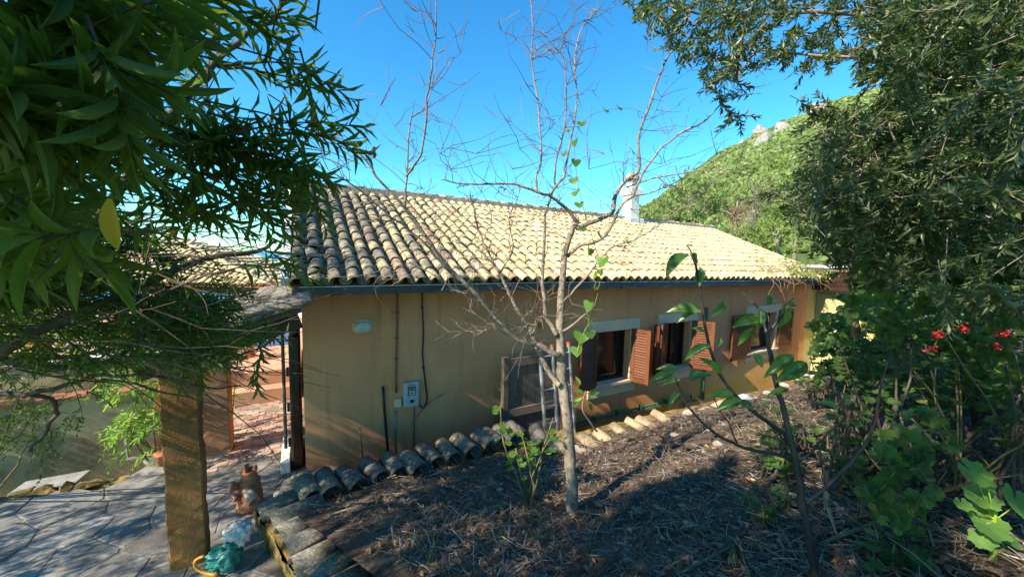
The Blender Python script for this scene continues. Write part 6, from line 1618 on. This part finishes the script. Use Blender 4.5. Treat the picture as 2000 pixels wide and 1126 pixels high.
climber('geranium_thicket', 'dense dark thicket of lobed leaves filling the space under the olive on the right', [([(1640, 600), (1720, 500), (1850, 450), (2050, 430), (2050, 760), (1860, 760), (1760, 700), (1640, 720)], 2.6, 4.6, 190)], 11, (.06, .10), 'L_geranium', PG(1860, 800), LEAF_LOBED, LEAF_LOBED, (.95, 1.1))
climber('leafy_shrub', 'leafy shrub with sunlit upper leaves in front of the annex wall', [([(1590, 640), (1650, 590), (1760, 580), (1780, 740), (1600, 740)], 4.2, 5.6, 70)], 11, (.07, .11), 'L_geranium', PG(1690, 745), LEAF_LOBED, LEAF_LOBED, (.95, 1.1))
climber('low_shrub', 'dark low shrub with broad lobed leaves in the shade left of the bright mallow', [([(1740, 800), (1860, 760), (1900, 900), (1840, 1000), (1700, 960)], 1.9, 2.8, 20)], 9, (.06, .10), 'L_geranium', PG(1800, 980), LEAF_LOBED, LEAF_LOBED, (.95, 1.1))

# ---- trees and bushes behind the house and the annex
def crown_tree(label, px, py, Y, rx, rz, n, mat, Lr=(.12, .2), trunk=True, cat='tree', name='garden_tree', zbase=None, group='trees behind the house'):
    c = PY(px, py, Y); zb = zbase if zbase is not None else float(hill_z(np.array(c[0] / c[1]), np.array(Y)))
    zb = min(zb, c[2] - rz * .9)
    t_ = thing(name, [c[0], c[1], zb], label, cat, group)
    mb = MB(); mb.tube([np.array([c[0], c[1], zb]), c - Z * rz * .5, c + Z * rz * .2], [.14 * rx / 2, .09 * rx / 2, .03 * rx / 2], 8); obj('trunk', mb, M['bark'], t_, smooth=True)
    lobes = c + rs.normal(size=(9, 3)) * np.array([rx, rx, rz]) * .48; lr = rs.uniform(.35, .6, 9)
    P = []
    for k in range(n):
        i = rs.randint(9); d = unit(rs.normal(size=3)); P.append(lobes[i] + d * np.array([rx, rx, rz]) * lr[i] * rs.uniform(.55, 1.05))
    P = np.array(P); D = unit(P - c) + rs.normal(size=(n, 3)) * .5 + Z * .2
    m, s = sprays(P, D, rx * .22, 12, Lr, (.4, .6), .9, 2, .1, .2)
    v, t = cloud(*LEAF_OLIVE, m); obj('crown', tri_mesh('crown', v, t), M[mat], t_)
    br = [kinky(c - Z * rz * .5, lobes[i] - c + Z * rz * .4, rx * .9, 5, .15) for i in range(9)]; add_stems(t_, br, .035 * rx / 2, .012, M['bark'], 'limb', 5, None)
crown_tree('yellow green tree in sunlight touching the far end of the roof', 1520, 455, 16.5, 1.5, 1.0, 330, 'L_bush', (.10, .17))
crown_tree('pale green rounded bush beyond the right end of the ridge', 1345, 405, 30, 2.6, 1.8, 300, 'L_pale', (.2, .35), cat='bush', name='bush')
crown_tree('green bush on the slope left of the dead branches', 1290, 425, 38, 2.6, 1.6, 240, 'L_pale', (.2, .35), cat='bush', name='bush')
crown_tree('tall green tree in front of the hill beside the olive', 1560, 400, 26, 3.0, 2.4, 380, 'L_bush', (.2, .32))
crown_tree('olive green bush behind the dry branches', 1440, 400, 34, 3.4, 2.0, 320, 'L_pale', (.22, .36), cat='bush', name='bush')
crown_tree('dark green tree seen through the olive leaves', 1750, 440, 22, 3.4, 2.6, 420, 'L_wood', (.2, .3))
crown_tree('green tree at the far right behind the olive', 1930, 420, 18, 3.2, 2.8, 420, 'L_bush', (.16, .26))
crown_tree('small bush hiding the annex foot', 1720, 620, 9.5, .8, .55, 200, 'L_geranium', (.08, .14), cat='bush', name='bush', zbase=-2.6)
crown_tree('green hedge plant on the right between annex and olive', 1850, 560, 9, 1.3, .9, 260, 'L_dark', (.08, .14), cat='bush', name='bush', zbase=-2.4)
crown_tree('bush at the right border behind the geraniums', 2010, 560, 7.5, 1.3, 1.0, 260, 'L_dark', (.07, .12), cat='bush', name='bush', zbase=-2.0)
def dead_tree(label, px, pyb, pyt, Y, mat, n=46, spread=.7):
    b = PY(px, pyb, Y); tpt = PY(px, pyt, Y); H = tpt[2] - b[2]
    t_ = thing('dead_tree', b - Z * 2.5, label, 'tree', 'dead trees behind the roof')
    s = kinky(b - Z * 2.5, Z, H * .6 + 2.5, 7, .06); mb = MB(); mb.tube(s, list(np.linspace(.09, .03, len(s))), 7); obj('trunk', mb, mat, t_, smooth=True)
    br = []
    for k in range(n):
        i = rs.randint(3, len(s)); q = kinky(s[i], np.array([rs.normal() * spread, rs.normal() * spread, .8]), H * rs.uniform(.25, .55), 6, .2); br.append(q)
        for j in (2, 4): br.append(kinky(q[j], q[j] - q[j - 1] + rs.normal(size=3) * .15, H * .18, 3, .3))
    add_stems(t_, br, .022, .006, mat, 'limb', 4, None)
dead_tree('dead pale tree with bare forked branches in front of the hill', 1472, 430, 320, 24, M['twig'])
dead_tree('dry brownish bush of bare branches beyond the roof end', 1440, 455, 385, 22, M['L_dry'], 80, 1.2)
dead_tree('dry pinkish branches left of the yellow green tree', 1455, 470, 415, 20, M['twig'], 60, 1.3)
# dry creeper on the far end of the roof
cr = thing('dry_creeper', roof(12.2, .2), 'dry creeper with bare stems hanging over the gutter at the far roof end', 'vine')
st = []
for k in range(90):
    P = roof(rs.uniform(10.2, 15.2), rs.uniform(-.1, 1.6) * rs.rand(), .06 + rs.rand() * .08); st.append(kinky(P, A * rs.normal() + RD * rs.normal() * .5 + RNm * .1, rs.uniform(.3, .9), 6, .35))
for k in range(22):
    t_ = rs.uniform(10.8, 14.2); st.append(kinky(roof(t_, -.04, .05), A * rs.normal() * .5 - B * .5 - Z * .6, rs.uniform(.2, .75), 6, .35, -.08))
add_stems(cr, st, .007, .003, M['L_dry'], 'stem', 4)
P = np.array([roof(rs.uniform(12.5, 15.6), rs.uniform(-.2, 1.5) * rs.rand(), .1 + rs.rand() * .2) for k in range(90)])
m, s = sprays(P, rs.normal(size=(90, 3)) - B * .6, .3, 10, (.06, .11), (.4, .6), .9, 2, .3, .3); add_leaves(cr, m, LEAF_OLIVE, LEAF_OLIVE, M['L_bush'], limit=80)

# ---- litter, weeds, fallen sticks
N = 64000
d_ = rs.uniform(0, 1, N); Yl = .9 + 7.4 * d_ ** 1.35; ul = rs.uniform(-.75, 1.75, N)
X = ul * Yl; keep = (edge_dist(X, Yl) > .05) & ((X - W0[0]) * WN[0] + (Yl - W0[1]) * WN[1] > .15)
keep &= (smooth_noise(X, Yl, .5, 21) + rs.normal(size=N) * .35) > -.45
X, Yl = X[keep], Yl[keep]; n = len(X); Zl = garden_z(X, Yl)
P = np.stack([X, Yl, Zl + rs.uniform(.0, .045, n)], -1); az = rs.uniform(0, 6.28, n)
D = np.stack([np.cos(az), np.sin(az), rs.normal(size=n) * .28], -1)
L = rs.uniform(.04, .19, n); STR = strip_leaf(3, lambda s: 1.0, .25, .0)
Mx = frames(P, D, np.array([[0, 0, 1.0]]) + rs.normal(size=(n, 3)) * .5, L, rs.uniform(.002, .0065, n) )
v, t = cloud(*STR, Mx)
obj('leaf_litter', tri_mesh('leaf_litter', v, t), M['L_litter'], kind='stuff', label='tangled dry stems and needles covering the bank')
N2 = 8500
i_ = rs.choice(n, N2); P2 = P[i_] + rs.normal(size=(N2, 3)) * np.array([.05, .05, .0]); P2[:, 2] = garden_z(P2[:, 0], P2[:, 1]) + .012
az = rs.uniform(0, 6.28, N2); D = np.stack([np.cos(az), np.sin(az), rs.normal(size=N2) * .25], -1); L = rs.uniform(.025, .08, N2)
v, t = cloud(*LEAF_OVAL, frames(P2, D, np.array([[0, 0, 1.0]]) + rs.normal(size=(N2, 3)) * .45, L, L * rs.uniform(.3, .6, N2)))
obj('fallen_leaves', tri_mesh('fallen_leaves', v, t), M['L_dry'], kind='stuff', label='curled brown fallen leaves scattered on the bank')
tws = []
for k in range(750):
    i = rs.randint(n); az = rs.uniform(0, 6.28); tws.append(kinky(P[i] + Z * .012, np.array([math.cos(az), math.sin(az), rs.normal() * .12]), rs.uniform(.12, .42), 4, .16))
mb = MB()
for s_ in tws: r_ = rs.uniform(.002, .005); mb.tube(s_, list(np.linspace(r_, r_ * .5, len(s_))), 4, cap=False)
obj('twigs', mb, M['twig'], kind='stuff', label='broken dry twigs lying all over the bank')
# clods, pebbles and bits of broken tile
mb = MB()
for k in range(420):
    i = rs.randint(n); c = P[i].copy(); c[2] = garden_z(c[0], c[1]) + .004; r = .008 + .03 * rs.rand() ** 3
    mb.blob(c, (r, r * .8, r * .55), 500 + k, .5, 1)
obj('pebbles', mb, M['edgestone'], kind='stuff', label='small pebbles and clods scattered on the bank')
# dry and green grass tufts
tuft = []
for k in range(520):
    i = rs.randint(n); c = P[i]
    if edge_dist(c[0], c[1]) > 2.2 and rs.rand() < .5: continue
    for q in range(10): tuft.append((c + rs.normal(size=3) * np.array([.03, .03, 0]), np.array([rs.normal() * .6, rs.normal() * .6, .8]), rs.uniform(.05, .16)))
P3 = np.array([q[0] for q in tuft]); P3[:, 2] = garden_z(P3[:, 0], P3[:, 1]) - .005; D3 = np.array([q[1] for q in tuft]); L3 = np.array([q[2] for q in tuft])
half = rs.rand(len(P3)) < .3
m3 = frames(P3, D3, rs.normal(size=(len(P3), 3)), L3, rs.uniform(.002, .005, len(P3)))
v, t = cloud(*STR, m3[~half]); obj('dry_grass', tri_mesh('dry_grass', v, t), M['L_litter'], kind='stuff', label='dry grass tufts on the bank')
v, t = cloud(*STR, m3[half]); obj('grass', tri_mesh('grass', v, t), M['L_grass'], kind='stuff', label='sparse green grass blades on the bank')
m4 = []
for k in range(170):
    i = rs.randint(n); c = P[i].copy()
    for q in range(rs.randint(3, 7)):
        az = rs.uniform(0, 6.28); hd = np.array([math.cos(az), math.sin(az), .5]); l_ = rs.uniform(.02, .05); m4.append(frames((c + Z * .02)[None], hd[None], np.array([[0, 0, 1.]]), [l_], [l_ * .5])[0])
v, t = cloud(*LEAF_OVAL, np.array(m4)); obj('weeds', tri_mesh('weeds', v, t), M['L_grass'], kind='stuff', label='small green weed seedlings on the bank')
sticks = [([(1262, 838), (1300, 868), (1360, 900), (1430, 940), (1500, 985), (1560, 1040)], .008, 'barkdark', 'long thin dark stick arching over the sunlit grass'),
          ([(1330, 1126), (1390, 1096), (1440, 1070), (1458, 1056)], .012, 'stem', 'pale cane lying at the bottom left of the sapling'),
          ([(1455, 1058), (1500, 1085), (1560, 1115)], .011, 'stem', 'yellowish cane crossing below the sapling'),
          ([(1610, 1066), (1680, 1042), (1730, 1020), (1790, 1028), (1850, 1048)], .014, 'stem', 'bent pale cane under the shaded geraniums'),
          ([(1780, 1062), (1840, 1068), (1900, 1064)], .012, 'twig', 'straight dry cane left of the bright mallow'),
          ([(1955, 1075), (2000, 1100), (2040, 1120)], .02, 'twig', 'broad dry stalk at the lower right corner'),
          ([(1560, 888), (1640, 890), (1720, 885), (1770, 890)], .010, 'twig', 'grey stick lying behind the sapling'),
          ([(640, 1010), (680, 1000), (730, 985)], .010, 'twig', 'grey stick beside the big coping tiles'),
          ([(1000, 1126), (1040, 1100), (1090, 1090)], .007, 'twig', 'short twig at the bottom centre'),
          ([(850, 1040), (900, 1020), (960, 1012)], .006, 'twig', 'thin twig in the dark litter left of the trunk')]
for pix, r, mt_, lab in sticks:
    pts = [PG(*q) for q in pix]; n_ = len(pts)
    pts = [p + Z * (.02 + .10 * math.sin(math.pi * i / (n_ - 1)) * (1 if 'arching' in lab else .15)) for i, p in enumerate(pts)]
    mb = MB(); mb.tube(pts, list(np.linspace(r, r * .6, n_)), 7); tag(obj('fallen_stick', mb, M[mt_], smooth=True), lab, 'stick', 'fallen sticks and canes')
dl = [([(1600, 880), (1612, 930), (1618, 990), (1640, 1060)], 'dry curled ribbon leaf hanging behind the sapling stem'), ([(1790, 905), (1812, 910), (1820, 950), (1836, 975)], 'folded dry brown leaf in the shaded geranium'), ([(1664, 575), (1668, 615), (1672, 660)], 'dry hanging leaf bundle in front of the annex')]
for k, (pix, lab) in enumerate(dl):
    Yd = (YS + .1, PG(1800, 985)[1], 3.2)[k]
    pts = [PY(a_, b_, Yd + rs.uniform(-.04, .04)) for a_, b_ in pix]; mb = MB(); wv = (.012, .028, .035)[k]
    for j in range(len(pts) - 1):
        for q in range(4):
            a_ = pts[j] + (pts[j + 1] - pts[j]) * q / 4; b_ = pts[j] + (pts[j + 1] - pts[j]) * (q + 1) / 4; tx = np.array([math.cos(j * 1.3 + q * .5), math.sin(j * 1.3 + q * .5), .1]) * wv
            tx2 = np.array([math.cos(j * 1.3 + (q + 1) * .5), math.sin(j * 1.3 + (q + 1) * .5), .1]) * wv
            mb.add([a_ - tx, a_ + tx, b_ + tx2, b_ - tx2, a_ - tx + B * .004, a_ + tx + B * .004, b_ + tx2 + B * .004, b_ - tx2 + B * .004], [(0, 1, 2, 3), (7, 6, 5, 4), (0, 3, 7, 4), (1, 5, 6, 2)])
    tag(obj('dry_leaf', mb, M['L_dry'], smooth=True), lab, 'dry leaf')
